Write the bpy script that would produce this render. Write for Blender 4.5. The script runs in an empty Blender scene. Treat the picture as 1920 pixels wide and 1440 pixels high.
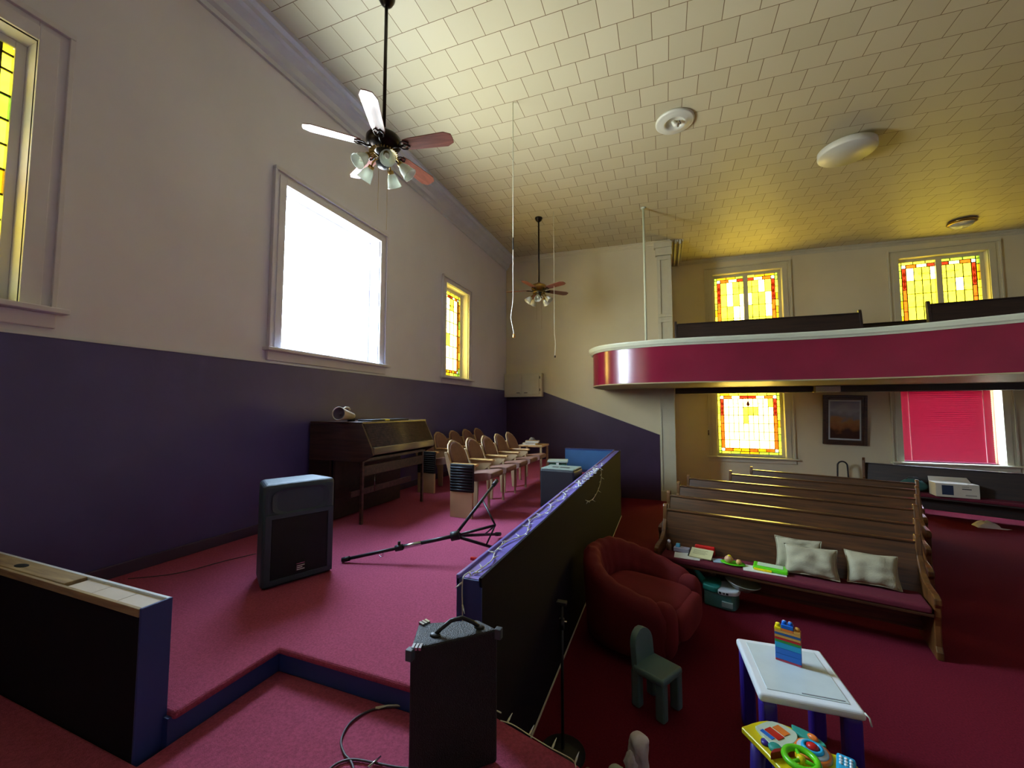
import bpy, bmesh, math, random
from mathutils import Vector, Matrix, noise
random.seed(7)
PI = math.pi
SC = bpy.context.scene
COL = SC.collection

# ------------------------------------------------------------------ camera
F = 750.0                                     # focal length in pixels of a 1920 wide frame
PITCH = math.atan(47 / 750); YAW = math.atan(287 / 751.5)
CP = Vector((0, 0, 2.0))
FW = Vector((-math.sin(YAW) * math.cos(PITCH), math.cos(YAW) * math.cos(PITCH), math.sin(PITCH)))
RT = Vector((math.cos(YAW), math.sin(YAW), 0)); UP = RT.cross(FW)
cam_d = bpy.data.cameras.new('camera'); cam = bpy.data.objects.new('camera', cam_d); COL.objects.link(cam)
cam_d.sensor_width = 36; cam_d.lens = F / 1920 * 36; cam_d.clip_start = 0.05
m = Matrix((RT, UP, -FW)).transposed().to_4x4(); m.translation = CP
cam.matrix_world = m
SC.camera = cam

def ray(x, y): return FW * F + RT * (x - 960) - UP * (y - 720)
def onz(x, y, z):
    d = ray(x, y); return CP + d * ((z - CP.z) / d.z)
def onx(x, y, X):
    d = ray(x, y); return CP + d * (X / d.x)
def ony(x, y, Y):
    d = ray(x, y); return CP + d * (Y / d.y)

# ------------------------------------------------------------------ exposure, world
SC.view_settings.view_transform = 'Standard'; SC.view_settings.look = 'None'
SC.view_settings.exposure = 1.85; SC.view_settings.gamma = 1.0; SC.view_settings.use_curve_mapping = False
SC.cycles.use_denoising = True
SC.cycles.max_bounces = 12; SC.cycles.diffuse_bounces = 6; SC.cycles.transparent_max_bounces = 16
SC.cycles.caustics_reflective = False; SC.cycles.caustics_refractive = False
W = bpy.data.worlds.new('sky'); SC.world = W; W.use_nodes = True
nt = W.node_tree; bg = nt.nodes['Background']
tc = nt.nodes.new('ShaderNodeTexCoord'); sx = nt.nodes.new('ShaderNodeSeparateXYZ'); rp = nt.nodes.new('ShaderNodeValToRGB')
mr = nt.nodes.new('ShaderNodeMapRange'); mr.inputs[1].default_value = -1; mr.inputs[2].default_value = 1
nt.links.new(tc.outputs['Generated'], sx.inputs[0]); nt.links.new(sx.outputs[2], mr.inputs[0])
nt.links.new(mr.outputs[0], rp.inputs[0]); nt.links.new(rp.outputs[0], bg.inputs[0])
e = rp.color_ramp.elements
e[0].position = 0.0; e[0].color = (.55, .57, .52, 1)
e[1].position = 1.0; e[1].color = (.52, .74, 1.0, 1)
for p_, c_ in ((.46, (.55, .57, .55, 1)), (.52, (.85, .93, 1.0, 1)), (.65, (.74, .87, 1, 1))):
    q = e.new(p_); q.color = c_
bg.inputs[1].default_value = 20.0

def portal(name, loc, direction, w, h):
    d = bpy.data.lights.new(name, 'AREA'); d.shape = 'RECTANGLE'; d.size = w; d.size_y = h
    o = bpy.data.objects.new(name, d); COL.objects.link(o)
    o.location = loc; o.rotation_euler = Vector(direction).to_track_quat('-Z', 'Z').to_euler()
    d.cycles.is_portal = True
XW = -3.786; YF = 11.0; YB = 9.5
portal('window_daylight', (XW - .22, 0.4, 3.55), (1, 0, 0), 1.6, 1.75)
portal('window_daylight', (XW - .22, 3.8, 3.52), (1, 0, 0), 1.55, 1.8)
portal('window_daylight', (XW - .22, 6.88, 3.49), (1, 0, 0), .95, 1.8)
for xc, zc, w_, h_ in ((1.92, 4.45, 1.5, 1.8), (5.54, 4.40, 1.5, 1.8), (1.9, 1.65, 1.5, 1.65), (5.5, 1.65, 1.6, 1.65)):
    portal('window_daylight', (xc, YF + .22, zc), (0, -1, 0), w_, h_)

# ------------------------------------------------------------------ materials
def lin(c):
    if isinstance(c, str):
        c = tuple(int(c[i:i + 2], 16) / 255 for i in (0, 2, 4))
    return tuple((v / 12.92 if v <= .04045 else ((v + .055) / 1.055) ** 2.4) for v in c) + (1,)
MATS = {}
def mat(name, color, rough=.6, metal=0, var=0.06, scale=6, bump=0.0, bscale=60, spec=.5, sheen=0, coat=0, detail=4):
    if name in MATS: return MATS[name]
    M = bpy.data.materials.new(name); M.use_nodes = True; n = M.node_tree; b = n.nodes['Principled BSDF']
    c = lin(color)
    t = n.nodes.new('ShaderNodeTexCoord'); ns = n.nodes.new('ShaderNodeTexNoise')
    ns.inputs['Scale'].default_value = scale; ns.inputs['Detail'].default_value = detail
    n.links.new(t.outputs['Object'], ns.inputs['Vector'])
    r = n.nodes.new('ShaderNodeValToRGB'); r.color_ramp.elements[0].position = .3; r.color_ramp.elements[1].position = .7
    r.color_ramp.elements[0].color = tuple(v * (1 - var) for v in c[:3]) + (1,)
    r.color_ramp.elements[1].color = tuple(min(1, v * (1 + var)) for v in c[:3]) + (1,)
    n.links.new(ns.outputs['Fac'], r.inputs[0]); n.links.new(r.outputs[0], b.inputs['Base Color'])
    b.inputs['Roughness'].default_value = rough; b.inputs['Metallic'].default_value = metal
    b.inputs['Specular IOR Level'].default_value = spec
    if sheen: b.inputs['Sheen Weight'].default_value = sheen; b.inputs['Sheen Roughness'].default_value = .5; b.inputs['Sheen Tint'].default_value = c
    if coat: b.inputs['Coat Weight'].default_value = coat; b.inputs['Coat Roughness'].default_value = .2
    if bump:
        n2 = n.nodes.new('ShaderNodeTexNoise'); n2.inputs['Scale'].default_value = bscale; n2.inputs['Detail'].default_value = 3
        bp = n.nodes.new('ShaderNodeBump'); bp.inputs['Strength'].default_value = bump; bp.inputs['Distance'].default_value = .01
        n.links.new(t.outputs['Object'], n2.inputs['Vector']); n.links.new(n2.outputs['Fac'], bp.inputs['Height'])
        n.links.new(bp.outputs[0], b.inputs['Normal'])
    MATS[name] = M
    return M
def wood(name, c1, c2, rough=.4, axis='X', scale=3, stretch=12, coat=.2):
    if name in MATS: return MATS[name]
    M = bpy.data.materials.new(name); M.use_nodes = True; n = M.node_tree; b = n.nodes['Principled BSDF']
    t = n.nodes.new('ShaderNodeTexCoord'); mp = n.nodes.new('ShaderNodeMapping')
    s = [stretch] * 3; s['XYZ'.index(axis)] = 1; mp.inputs['Scale'].default_value = s
    ns = n.nodes.new('ShaderNodeTexNoise'); ns.inputs['Scale'].default_value = scale; ns.inputs['Detail'].default_value = 6; ns.inputs['Distortion'].default_value = .6
    n.links.new(t.outputs['Object'], mp.inputs[0]); n.links.new(mp.outputs[0], ns.inputs['Vector'])
    r = n.nodes.new('ShaderNodeValToRGB'); r.color_ramp.elements[0].position = .35; r.color_ramp.elements[1].position = .68
    r.color_ramp.elements[0].color = lin(c1); r.color_ramp.elements[1].color = lin(c2)
    n.links.new(ns.outputs['Fac'], r.inputs[0]); n.links.new(r.outputs[0], b.inputs['Base Color'])
    b.inputs['Roughness'].default_value = rough; b.inputs['Coat Weight'].default_value = coat; b.inputs['Coat Roughness'].default_value = .25
    MATS[name] = M
    return M
def glassy(name, color, streak=.25, trans=.55, scale=8, k=.2):
    """coloured art glass: lets tinted daylight through and scatters part of it"""
    if name in MATS: return MATS[name]
    M = bpy.data.materials.new(name); M.use_nodes = True; n = M.node_tree; n.nodes.remove(n.nodes['Principled BSDF'])
    out = n.nodes['Material Output']; c = tuple(v * k for v in lin(color)[:3]) + (1,)
    t = n.nodes.new('ShaderNodeTexCoord'); ns = n.nodes.new('ShaderNodeTexNoise'); ns.inputs['Scale'].default_value = scale; ns.inputs['Distortion'].default_value = 1.2
    n.links.new(t.outputs['Object'], ns.inputs['Vector'])
    r = n.nodes.new('ShaderNodeValToRGB'); r.color_ramp.elements[0].position = .3; r.color_ramp.elements[1].position = .7
    r.color_ramp.elements[0].color = tuple(v * (1 - streak) for v in c[:3]) + (1,); r.color_ramp.elements[1].color = c
    n.links.new(ns.outputs['Fac'], r.inputs[0])
    a = n.nodes.new('ShaderNodeBsdfTransparent'); d = n.nodes.new('ShaderNodeBsdfTranslucent'); g = n.nodes.new('ShaderNodeBsdfGlossy')
    g.inputs['Roughness'].default_value = .1
    n.links.new(r.outputs[0], a.inputs[0]); n.links.new(r.outputs[0], d.inputs[0])
    m1 = n.nodes.new('ShaderNodeMixShader'); m1.inputs[0].default_value = trans
    n.links.new(d.outputs[0], m1.inputs[1]); n.links.new(a.outputs[0], m1.inputs[2])
    m2 = n.nodes.new('ShaderNodeMixShader'); m2.inputs[0].default_value = .04
    n.links.new(m1.outputs[0], m2.inputs[1]); n.links.new(g.outputs[0], m2.inputs[2]); n.links.new(m2.outputs[0], out.inputs[0])
    MATS[name] = M
    return M
def fabric_translucent(name, color, amount=.5, rough=.7):
    if name in MATS: return MATS[name]
    M = bpy.data.materials.new(name); M.use_nodes = True; n = M.node_tree; b = n.nodes['Principled BSDF']; out = n.nodes['Material Output']
    t = n.nodes.new('ShaderNodeTexCoord'); ns = n.nodes.new('ShaderNodeTexNoise'); ns.inputs['Scale'].default_value = 9
    n.links.new(t.outputs['Object'], ns.inputs['Vector'])
    r = n.nodes.new('ShaderNodeValToRGB'); c = lin(color)
    r.color_ramp.elements[0].color = tuple(v * .9 for v in c[:3]) + (1,); r.color_ramp.elements[1].color = c
    n.links.new(ns.outputs['Fac'], r.inputs[0]); n.links.new(r.outputs[0], b.inputs['Base Color'])
    d = n.nodes.new('ShaderNodeBsdfTranslucent'); n.links.new(r.outputs[0], d.inputs[0]); b.inputs['Roughness'].default_value = rough
    m1 = n.nodes.new('ShaderNodeMixShader'); m1.inputs[0].default_value = amount
    n.links.new(b.outputs[0], m1.inputs[1]); n.links.new(d.outputs[0], m1.inputs[2]); n.links.new(m1.outputs[0], out.inputs[0])
    MATS[name] = M
    return M
def clear_glass(name, tint='ffffff', rough=.05, fac=.25):
    if name in MATS: return MATS[name]
    M = bpy.data.materials.new(name); M.use_nodes = True; n = M.node_tree; n.nodes.remove(n.nodes['Principled BSDF']); out = n.nodes['Material Output']
    a = n.nodes.new('ShaderNodeBsdfTransparent'); a.inputs[0].default_value = lin(tint)
    g = n.nodes.new('ShaderNodeBsdfGlossy'); g.inputs['Roughness'].default_value = rough
    fr = n.nodes.new('ShaderNodeLayerWeight'); fr.inputs[0].default_value = fac
    m1 = n.nodes.new('ShaderNodeMixShader'); n.links.new(fr.outputs['Facing'], m1.inputs[0]); n.links.new(a.outputs[0], m1.inputs[1]); n.links.new(g.outputs[0], m1.inputs[2])
    n.links.new(m1.outputs[0], out.inputs[0]); MATS[name] = M
    return M
def frosted(name, tint):
    if name in MATS: return MATS[name]
    M = bpy.data.materials.new(name); M.use_nodes = True; n = M.node_tree; b = n.nodes['Principled BSDF']; out = n.nodes['Material Output']
    t = n.nodes.new('ShaderNodeTexCoord'); ns = n.nodes.new('ShaderNodeTexNoise'); ns.inputs['Scale'].default_value = 20
    n.links.new(t.outputs['Object'], ns.inputs['Vector']); r = n.nodes.new('ShaderNodeValToRGB'); c = lin(tint)
    r.color_ramp.elements[0].color = tuple(v * .9 for v in c[:3]) + (1,); r.color_ramp.elements[1].color = c
    n.links.new(ns.outputs['Fac'], r.inputs[0]); n.links.new(r.outputs[0], b.inputs['Base Color'])
    b.inputs['Roughness'].default_value = .15
    d = n.nodes.new('ShaderNodeBsdfTransparent'); n.links.new(r.outputs[0], d.inputs[0])
    m1 = n.nodes.new('ShaderNodeMixShader'); m1.inputs[0].default_value = .45
    n.links.new(b.outputs[0], m1.inputs[1]); n.links.new(d.outputs[0], m1.inputs[2]); n.links.new(m1.outputs[0], out.inputs[0])
    MATS[name] = M
    return M

PLASTER = mat('plaster', 'deddea', .75, var=.04, scale=1.2, bump=.08, bscale=25)
PLASTERW = mat('warm_plaster', 'd6ceae', .75, var=.05, scale=1.0, bump=.12, bscale=18)
TRIML = mat('lilac_grey_trim', 'd8d6e0', .5, var=.03, bump=.03)
DADOB = mat('plum_paint', '3e2a48', .45, var=.1, scale=3, bump=.1, bscale=30)
TRIMP = mat('trim_paint', 'cbc7ac', .45, var=.03, bump=.03)
CORN = mat('cornice_paint', 'd4dae4', .55, var=.05, scale=3)
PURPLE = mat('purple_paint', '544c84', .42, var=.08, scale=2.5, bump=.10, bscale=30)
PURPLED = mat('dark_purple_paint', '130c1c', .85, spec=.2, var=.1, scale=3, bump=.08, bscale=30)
BLUE = mat('blue_paint', '2c3f80', .5, var=.06, scale=4, bump=.05)
LILAC = mat('lilac_gloss_paint', '7468b8', .3, var=.08, scale=5, bump=.03)
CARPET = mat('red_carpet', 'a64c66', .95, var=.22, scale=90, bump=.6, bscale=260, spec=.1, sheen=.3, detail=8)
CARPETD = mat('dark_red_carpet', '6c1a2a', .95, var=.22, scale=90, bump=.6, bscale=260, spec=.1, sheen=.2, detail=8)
REDGLOSS = mat('crimson_gloss_paint', '7c1230', .22, var=.1, scale=2, bump=.05, bscale=8, coat=.4)
CREAM = mat('cream_gloss_paint', 'd6dcc0', .35, var=.03)
SOFFIT = mat('soffit_paint', 'a89a72', .5, var=.05, scale=2)
DARKBEAM = mat('dark_beam_paint', '3a3026', .5)
PEWW = wood('pew_wood', '382210', '5a3619', .32, 'X', 2.2, 14, .4)
PEWE = wood('pew_end_wood', '4a2e14', '744a22', .32, 'Z', 2.2, 10, .4)
PEWDARK = wood('dark_bench_wood', '1f1412', '33221c', .5, 'X', 2, 12, .1)
ORGW = wood('organ_wood', '3a2a24', '5a4234', .35, 'X', 2, 12, .3)
FANW = wood('fan_blade_wood', '6e3a2a', '8e5240', .35, 'X', 4, 10, .2)
FRAMEW = wood('frame_wood', '2a1a10', '4a3018', .4, 'X', 4, 8, .3)
RAWW = wood('raw_timber', '8a7458', 'b09870', .75, 'X', 4, 10, 0)
SEATTAN = mat('tan_enamel', 'b3946c', .4, var=.05)
SEATPAD = mat('mauve_brown_upholstery', '7f5a4c', .8, var=.1, scale=30, bump=.3, bscale=200, sheen=.2)
ARMW = wood('light_arm_wood', 'a47c44', 'cda060', .35, 'X', 4, 10, .3)
BLACKP = mat('black_plastic', '15171c', .5, var=.1, bump=.1, bscale=150)
TOLEX = mat('black_tolex', '0e1116', .55, var=.15, bump=.5, bscale=220)
SPKBODY = mat('speaker_shell', '344654', .5, var=.06, bump=.25, bscale=300)
GRILLE = mat('speaker_grille', '0c1222', .7, var=.2, scale=200, bump=.6, bscale=400)
STEEL = mat('steel', 'b8bcc0', .25, 1, var=.04)
CHROME = mat('chrome', 'd8dadc', .12, 1, var=.02)
BRONZE = mat('dark_bronze', '2c2420', .35, .9, var=.05)
BRASS = mat('brass', 'a08448', .3, 1, var=.05)
WHITEP = mat('white_plastic', 'dfe6ea', .35, var=.02)
WHITEM = mat('white_metal', 'd8d6c4', .4, var=.02)
VELVET = mat('red_velvet', '6c1018', .85, var=.15, scale=4, bump=.2, bscale=90, sheen=.8)
CUSH = mat('pew_cushion', '5c0c22', .9, var=.12, scale=20, bump=.3, bscale=150, sheen=.3)
PILLOW = mat('pillow_cloth', 'a39c80', .9, var=.12, scale=7, bump=.3, bscale=120)
TURQ = mat('turquoise_plastic', '2f9a8c', .35, var=.04)
TEALG = mat('grey_teal_plastic', '5a7878', .4, var=.04)
PURPP = mat('purple_plastic', '3c2a94', .3, var=.04)
YEL = mat('yellow_plastic', 'e8d414', .3, var=.03); GREENP = mat('lime_plastic', '5fd01c', .3, var=.03)
REDP = mat('red_plastic', 'c81c1c', .3, var=.03); BLUEP = mat('blue_plastic', '1c6ed0', .3, var=.03)
CYANP = mat('cyan_plastic', '1ca8d8', .3, var=.03); ORANGEP = mat('orange_plastic', 'e87c30', .3, var=.03)
DKRED = mat('dark_red_plastic', '8a1420', .3, var=.03); DGREEN = mat('green_plastic', '2c9a3c', .3, var=.03)
AMBER = mat('amber_plastic', 'e0a850', .35, var=.03)
PAPER = mat('paper', 'd8d8cc', .8, var=.04); PAPERY = mat('yellow_paper', 'd0cc98', .8, var=.04)
CORDW = mat('white_cord', 'd4d4c0', .6, var=.05); CORDG = mat('grey_cable', '4a4048', .5, var=.05)
BEIGE = mat('beige_rubber', 'b09a64', .6, var=.15, scale=12)
CLOTH = mat('white_cloth', 'e6e2ea', .9, var=.06, bump=.3, bscale=60)
BLACK = mat('flat_black', '08080a', .7, var=.1)
G_PALE = glassy('glass_pale', 'ffd45c', .12, .6, k=.42); G_YEL = glassy('glass_yellow', 'f6dc28', .4, .7, 5, k=.17); G_GOLD = glassy('glass_gold', 'f0a810', .35, .7, k=.075)
G_ORG = glassy('glass_orange', 'e86010', .5, .7, 12, k=.09); G_RED = glassy('glass_red', 'b03010', .3, .7, k=.07); G_GRN = glassy('glass_green', 'b0d830', .3, .7, k=.08)
G_WHITE = glassy('glass_opal', 'e8f0e8', .1, .6, k=.16); G_BLOCK = glassy('glass_dim', 'd8cc90', .5, .6, 4, k=.10)
LEAD = mat('lead_came', '4c4a28', .6, .3)
PANE = clear_glass('window_glass', 'f8fcff', .02, .08)
BLIND = fabric_translucent('red_blind_slat', '84102e', .03)
BLINDC = mat('blind_ladder', 'f0a8b0', .7)
SHADE = frosted('lamp_glass', 'eef2ec')
BULB = mat('bulb_glass', 'f0f0e0', .2, var=.02)
CREAMPL = mat('cream_plastic', 'b8a890', .45, var=.05)

# ------------------------------------------------------------------ mesh builder
def smoothable(name): pass
class MB:
    def __init__(s): s.v = []; s.f = []; s.mi = []; s.ml = []; s.sm = []
    def _m(s, mt):
        if mt not in s.ml: s.ml.append(mt)
        return s.ml.index(mt)
    def add(s, vs, fs, mt, M=None, smooth=False):
        o = len(s.v)
        for p in vs:
            p = Vector(p); s.v.append(M @ p if M is not None else p)
        k = s._m(mt)
        for f in fs: s.f.append([o + i for i in f]); s.mi.append(k); s.sm.append(smooth)
        return s
    def box(s, lo, hi, mt, M=None):
        x0, y0, z0 = lo; x1, y1, z1 = hi
        vs = [(x0, y0, z0), (x1, y0, z0), (x1, y1, z0), (x0, y1, z0), (x0, y0, z1), (x1, y0, z1), (x1, y1, z1), (x0, y1, z1)]
        return s.add(vs, [(0, 3, 2, 1), (4, 5, 6, 7), (0, 1, 5, 4), (1, 2, 6, 5), (2, 3, 7, 6), (3, 0, 4, 7)], mt, M)
    def cbox(s, c, d, mt, M=None):
        return s.box([c[i] - d[i] / 2 for i in range(3)], [c[i] + d[i] / 2 for i in range(3)], mt, M)
    def prism(s, poly, z0, z1, mt, M=None, mt_top=None, mt_side=None):
        n = len(poly); a = sum(poly[i][0] * poly[(i + 1) % n][1] - poly[(i + 1) % n][0] * poly[i][1] for i in range(n))
        if a < 0: poly = poly[::-1]
        vs = [(p[0], p[1], z0) for p in poly] + [(p[0], p[1], z1) for p in poly]
        o = len(s.v)
        s.add(vs, [list(range(n))[::-1]], mt, M)
        k = s._m(mt_top or mt); s.f.append([o + n + i for i in range(n)]); s.mi.append(k); s.sm.append(False)
        k = s._m(mt_side or mt)
        for i in range(n):
            j = (i + 1) % n; s.f.append([o + i, o + j, o + n + j, o + n + i]); s.mi.append(k); s.sm.append(False)
        return s
    def tube(s, pts, r, mt, seg=8, M=None, caps=True):
        pts = [Vector(p) for p in pts]; n = len(pts); vs = []; fs = []
        rr = r if isinstance(r, (list, tuple)) else [r] * n
        up = None
        for i, p in enumerate(pts):
            t = (pts[min(i + 1, n - 1)] - pts[max(i - 1, 0)]).normalized()
            if up is None:
                up = t.orthogonal().normalized()
            up = (up - t * up.dot(t)); up = up.normalized() if up.length > 1e-6 else t.orthogonal().normalized()
            sd = t.cross(up)
            for k in range(seg):
                a = 2 * PI * k / seg; vs.append(p + (up * math.cos(a) + sd * math.sin(a)) * rr[i])
        for i in range(n - 1):
            for k in range(seg):
                k2 = (k + 1) % seg; fs.append((i * seg + k, i * seg + k2, (i + 1) * seg + k2, (i + 1) * seg + k))
        s.add(vs, fs, mt, M, True)
        if caps:
            o = len(s.v) - len(vs); kk = s._m(mt)
            s.f.append([o + k for k in range(seg)][::-1]); s.mi.append(kk); s.sm.append(False)
            s.f.append([o + (n - 1) * seg + k for k in range(seg)]); s.mi.append(kk); s.sm.append(False)
        return s
    def lathe(s, prof, mt, M=None, seg=24, smooth=True):
        vs = []; fs = []; n = len(prof)
        for r, z in prof:
            for k in range(seg):
                a = 2 * PI * k / seg; vs.append((r * math.cos(a), r * math.sin(a), z))
        for i in range(n - 1):
            for k in range(seg):
                k2 = (k + 1) % seg; fs.append((i * seg + k, i * seg + k2, (i + 1) * seg + k2, (i + 1) * seg + k))
        return s.add(vs, fs, mt, M, smooth)
    def ball(s, c, r, mt, M=None, seg=14, rings=9, nz=0, seed=0):
        rx, ry, rz = r if isinstance(r, (list, tuple)) else (r, r, r); vs = []; fs = []
        for i in range(rings + 1):
            t = PI * i / rings
            for k in range(seg):
                a = 2 * PI * k / seg
                d = Vector((math.sin(t) * math.cos(a), math.sin(t) * math.sin(a), math.cos(t)))
                q = 1 + (nz * noise.noise(d * 2.3 + Vector((seed, seed, 0))) if nz else 0)
                vs.append((c[0] + d.x * rx * q, c[1] + d.y * ry * q, c[2] + d.z * rz * q))
        for i in range(rings):
            for k in range(seg):
                k2 = (k + 1) % seg; fs.append((i * seg + k, (i + 1) * seg + k, (i + 1) * seg + k2, i * seg + k2))
        return s.add(vs, fs, mt, M, True)
    def torus(s, c, R, r, mt, M=None, seg=28, sr=8):
        vs = []; fs = []
        for i in range(seg):
            a = 2 * PI * i / seg
            for k in range(sr):
                b = 2 * PI * k / sr; q = R + r * math.cos(b)
                vs.append((c[0] + q * math.cos(a), c[1] + q * math.sin(a), c[2] + r * math.sin(b)))
        for i in range(seg):
            for k in range(sr):
                i2 = (i + 1) % seg; k2 = (k + 1) % sr; fs.append((i * sr + k, i2 * sr + k, i2 * sr + k2, i * sr + k2))
        return s.add(vs, fs, mt, M, True)
    def grid(s, fn, nu, nv, mt, M=None, closed_u=False, smooth=True):
        vs = [fn(i / (nu if closed_u else nu - 1), j / (nv - 1)) for i in range(nu) for j in range(nv)]; fs = []
        for i in range(nu if closed_u else nu - 1):
            i2 = (i + 1) % nu
            for j in range(nv - 1): fs.append((i * nv + j, i2 * nv + j, i2 * nv + j + 1, i * nv + j + 1))
        return s.add(vs, fs, mt, M, smooth)
    def build(s, name, parent=None, bevel=0, seg=2, sub=0, label=None, kind=None):
        me = bpy.data.meshes.new(name); me.from_pydata([tuple(v) for v in s.v], [], s.f)
        for mt in s.ml: me.materials.append(mt)
        for i, p in enumerate(me.polygons): p.material_index = s.mi[i]; p.use_smooth = s.sm[i]
        me.update()
        b = bmesh.new(); b.from_mesh(me); bmesh.ops.recalc_face_normals(b, faces=b.faces); b.to_mesh(me); b.free()
        o = bpy.data.objects.new(name, me); COL.objects.link(o)
        if parent: o.parent = parent
        if bevel:
            md = o.modifiers.new('edge', 'BEVEL'); md.width = bevel; md.segments = seg; md.limit_method = 'ANGLE'; md.angle_limit = .6
        if sub:
            md = o.modifiers.new('smooth', 'SUBSURF'); md.levels = sub; md.render_levels = sub
        if label: o['label'] = label
        if kind: o['kind'] = kind
        return o
def tag(o, label=None, cat=None, group=None, kind=None):
    if label: o['label'] = label
    if cat: o['category'] = cat
    if group: o['group'] = group
    if kind: o['kind'] = kind
    return o
def thing(name, loc=(0, 0, 0), rz=0, label=None, cat=None, group=None, kind=None, rot=None):
    o = bpy.data.objects.new(name, None); COL.objects.link(o); o.empty_display_size = .1
    o.location = loc; o.rotation_euler = rot or (0, 0, rz)
    return tag(o, label, cat, group, kind)
def copy_tree(o, parent=None):
    c = o.copy(); COL.objects.link(c)
    if parent: c.parent = parent
    for ch in list(o.children): copy_tree(ch, c)
    return c
def rotm(ax, a, loc=(0, 0, 0)): return Matrix.Translation(loc) @ Matrix.Rotation(a, 4, ax)
def align(p0, p1):
    """matrix taking local +Z to p0->p1 with origin p0"""
    d = (Vector(p1) - Vector(p0)); return Matrix.Translation(p0) @ d.to_track_quat('Z', 'Y').to_matrix().to_4x4()

# ------------------------------------------------------------------ room shell
KC = .028
def zc(x): return 5.90 - KC * (x - XW)
def struct(mb, name, **k): return tag(mb.build(name, **k), kind='structure')
XR = 9.2; YN = -4.0
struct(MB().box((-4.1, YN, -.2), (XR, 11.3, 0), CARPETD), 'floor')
def wall_cells(mb, us, vs, holes, t0, t1, fn, mt):
    for i in range(len(us) - 1):
        for j in range(len(vs) - 1):
            uc = (us[i] + us[i + 1]) / 2; vc = (vs[j] + vs[j + 1]) / 2
            if any(h[0] < uc < h[1] and h[2] < vc < h[3] for h in holes): continue
            a = fn(us[i], t0, vs[j]); b = fn(us[i + 1], t1, vs[j + 1])
            mb.box([min(a[k], b[k]) for k in range(3)], [max(a[k], b[k]) for k in range(3)], mt)
WL = [(-.40, 1.20, 2.66, 4.40), (3.03, 4.57, 2.63, 4.405), (6.42, 7.335, 2.60, 4.365)]
us = sorted([YN, 11.2] + [h[0] for h in WL] + [h[1] for h in WL]); vs_ = sorted({0, 6.0} | {h[2] for h in WL} | {h[3] for h in WL})
mb = MB(); wall_cells(mb, us, vs_, WL, 0, .3, lambda u, t, v: (XW - t, u, v), PLASTER); struct(mb, 'wall_left')
WF = [(1.18, 2.66, 3.45, 5.35), (4.82, 6.27, 3.45, 5.27), (1.17, 2.60, .86, 2.44), (4.72, 6.30, .88, 2.44)]
us = sorted([.0, XR] + [h[0] for h in WF[:1]] + [h[1] for h in WF[:1]] + [WF[1][0], WF[1][1], WF[2][0], WF[2][1], WF[3][0], WF[3][1]])
vs_ = sorted({0, 6.0} | {h[2] for h in WF} | {h[3] for h in WF})
mb = MB(); wall_cells(mb, us, vs_, WF, 0, .3, lambda u, t, v: (u, YF + t, v), PLASTERW); struct(mb, 'wall_far')
struct(MB().box((XW, YB, 0), (.20, YB + .25, 6.0), PLASTERW), 'wall_back')
struct(MB().box((.05, YB + .25, 0), (.20, YF, 6.0), PLASTER), 'wall_passage')
struct(MB().box((XR, YN, 0), (XR + .2, 11.2, 6.0), PLASTER), 'wall_right')
struct(MB().box((-4.1, YN - .2, 0), (XR, YN, 6.0), PLASTER), 'wall_front')
# tiled ceiling, falling very slightly to the right
CT = bpy.data.materials.new('ceiling_tile'); CT.use_nodes = True; n = CT.node_tree; b = n.nodes['Principled BSDF']
t = n.nodes.new('ShaderNodeTexCoord'); mp = n.nodes.new('ShaderNodeMapping'); mp.inputs['Location'].default_value = (.04 + .32 * 40, -4.155 + .62 * 20, 0)
br = n.nodes.new('ShaderNodeTexBrick'); br.inputs['Scale'].default_value = 1; br.inputs['Brick Width'].default_value = .32; br.inputs['Row Height'].default_value = .31
br.inputs['Mortar Size'].default_value = .0038; br.inputs['Mortar Smooth'].default_value = .3; br.offset = .5
br.inputs['Color1'].default_value = lin('ccc2a0'); br.inputs['Color2'].default_value = lin('c4ba98'); br.inputs['Mortar'].default_value = lin('705434')
n.links.new(t.outputs['Object'], mp.inputs[0]); n.links.new(mp.outputs[0], br.inputs['Vector']); n.links.new(br.outputs['Color'], b.inputs['Base Color'])
bp = n.nodes.new('ShaderNodeBump'); bp.inputs['Strength'].default_value = .4; bp.inputs['Distance'].default_value = .004; bp.invert = True
n.links.new(br.outputs['Fac'], bp.inputs['Height']); n.links.new(bp.outputs[0], b.inputs['Normal']); b.inputs['Roughness'].default_value = .55
mb = MB(); x0, x1 = -4.1, XR + .2
mb.add([(x0, YN - .2, zc(x0)), (x1, YN - .2, zc(x1)), (x1, 11.3, zc(x1)), (x0, 11.3, zc(x0)),
        (x0, YN - .2, 6.1), (x1, YN - .2, 6.1), (x1, 11.3, 6.1), (x0, 11.3, 6.1)],
       [(0, 3, 2, 1), (4, 5, 6, 7), (0, 1, 5, 4), (1, 2, 6, 5), (2, 3, 7, 6), (3, 0, 4, 7)], CT)
struct(mb, 'ceiling')
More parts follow.
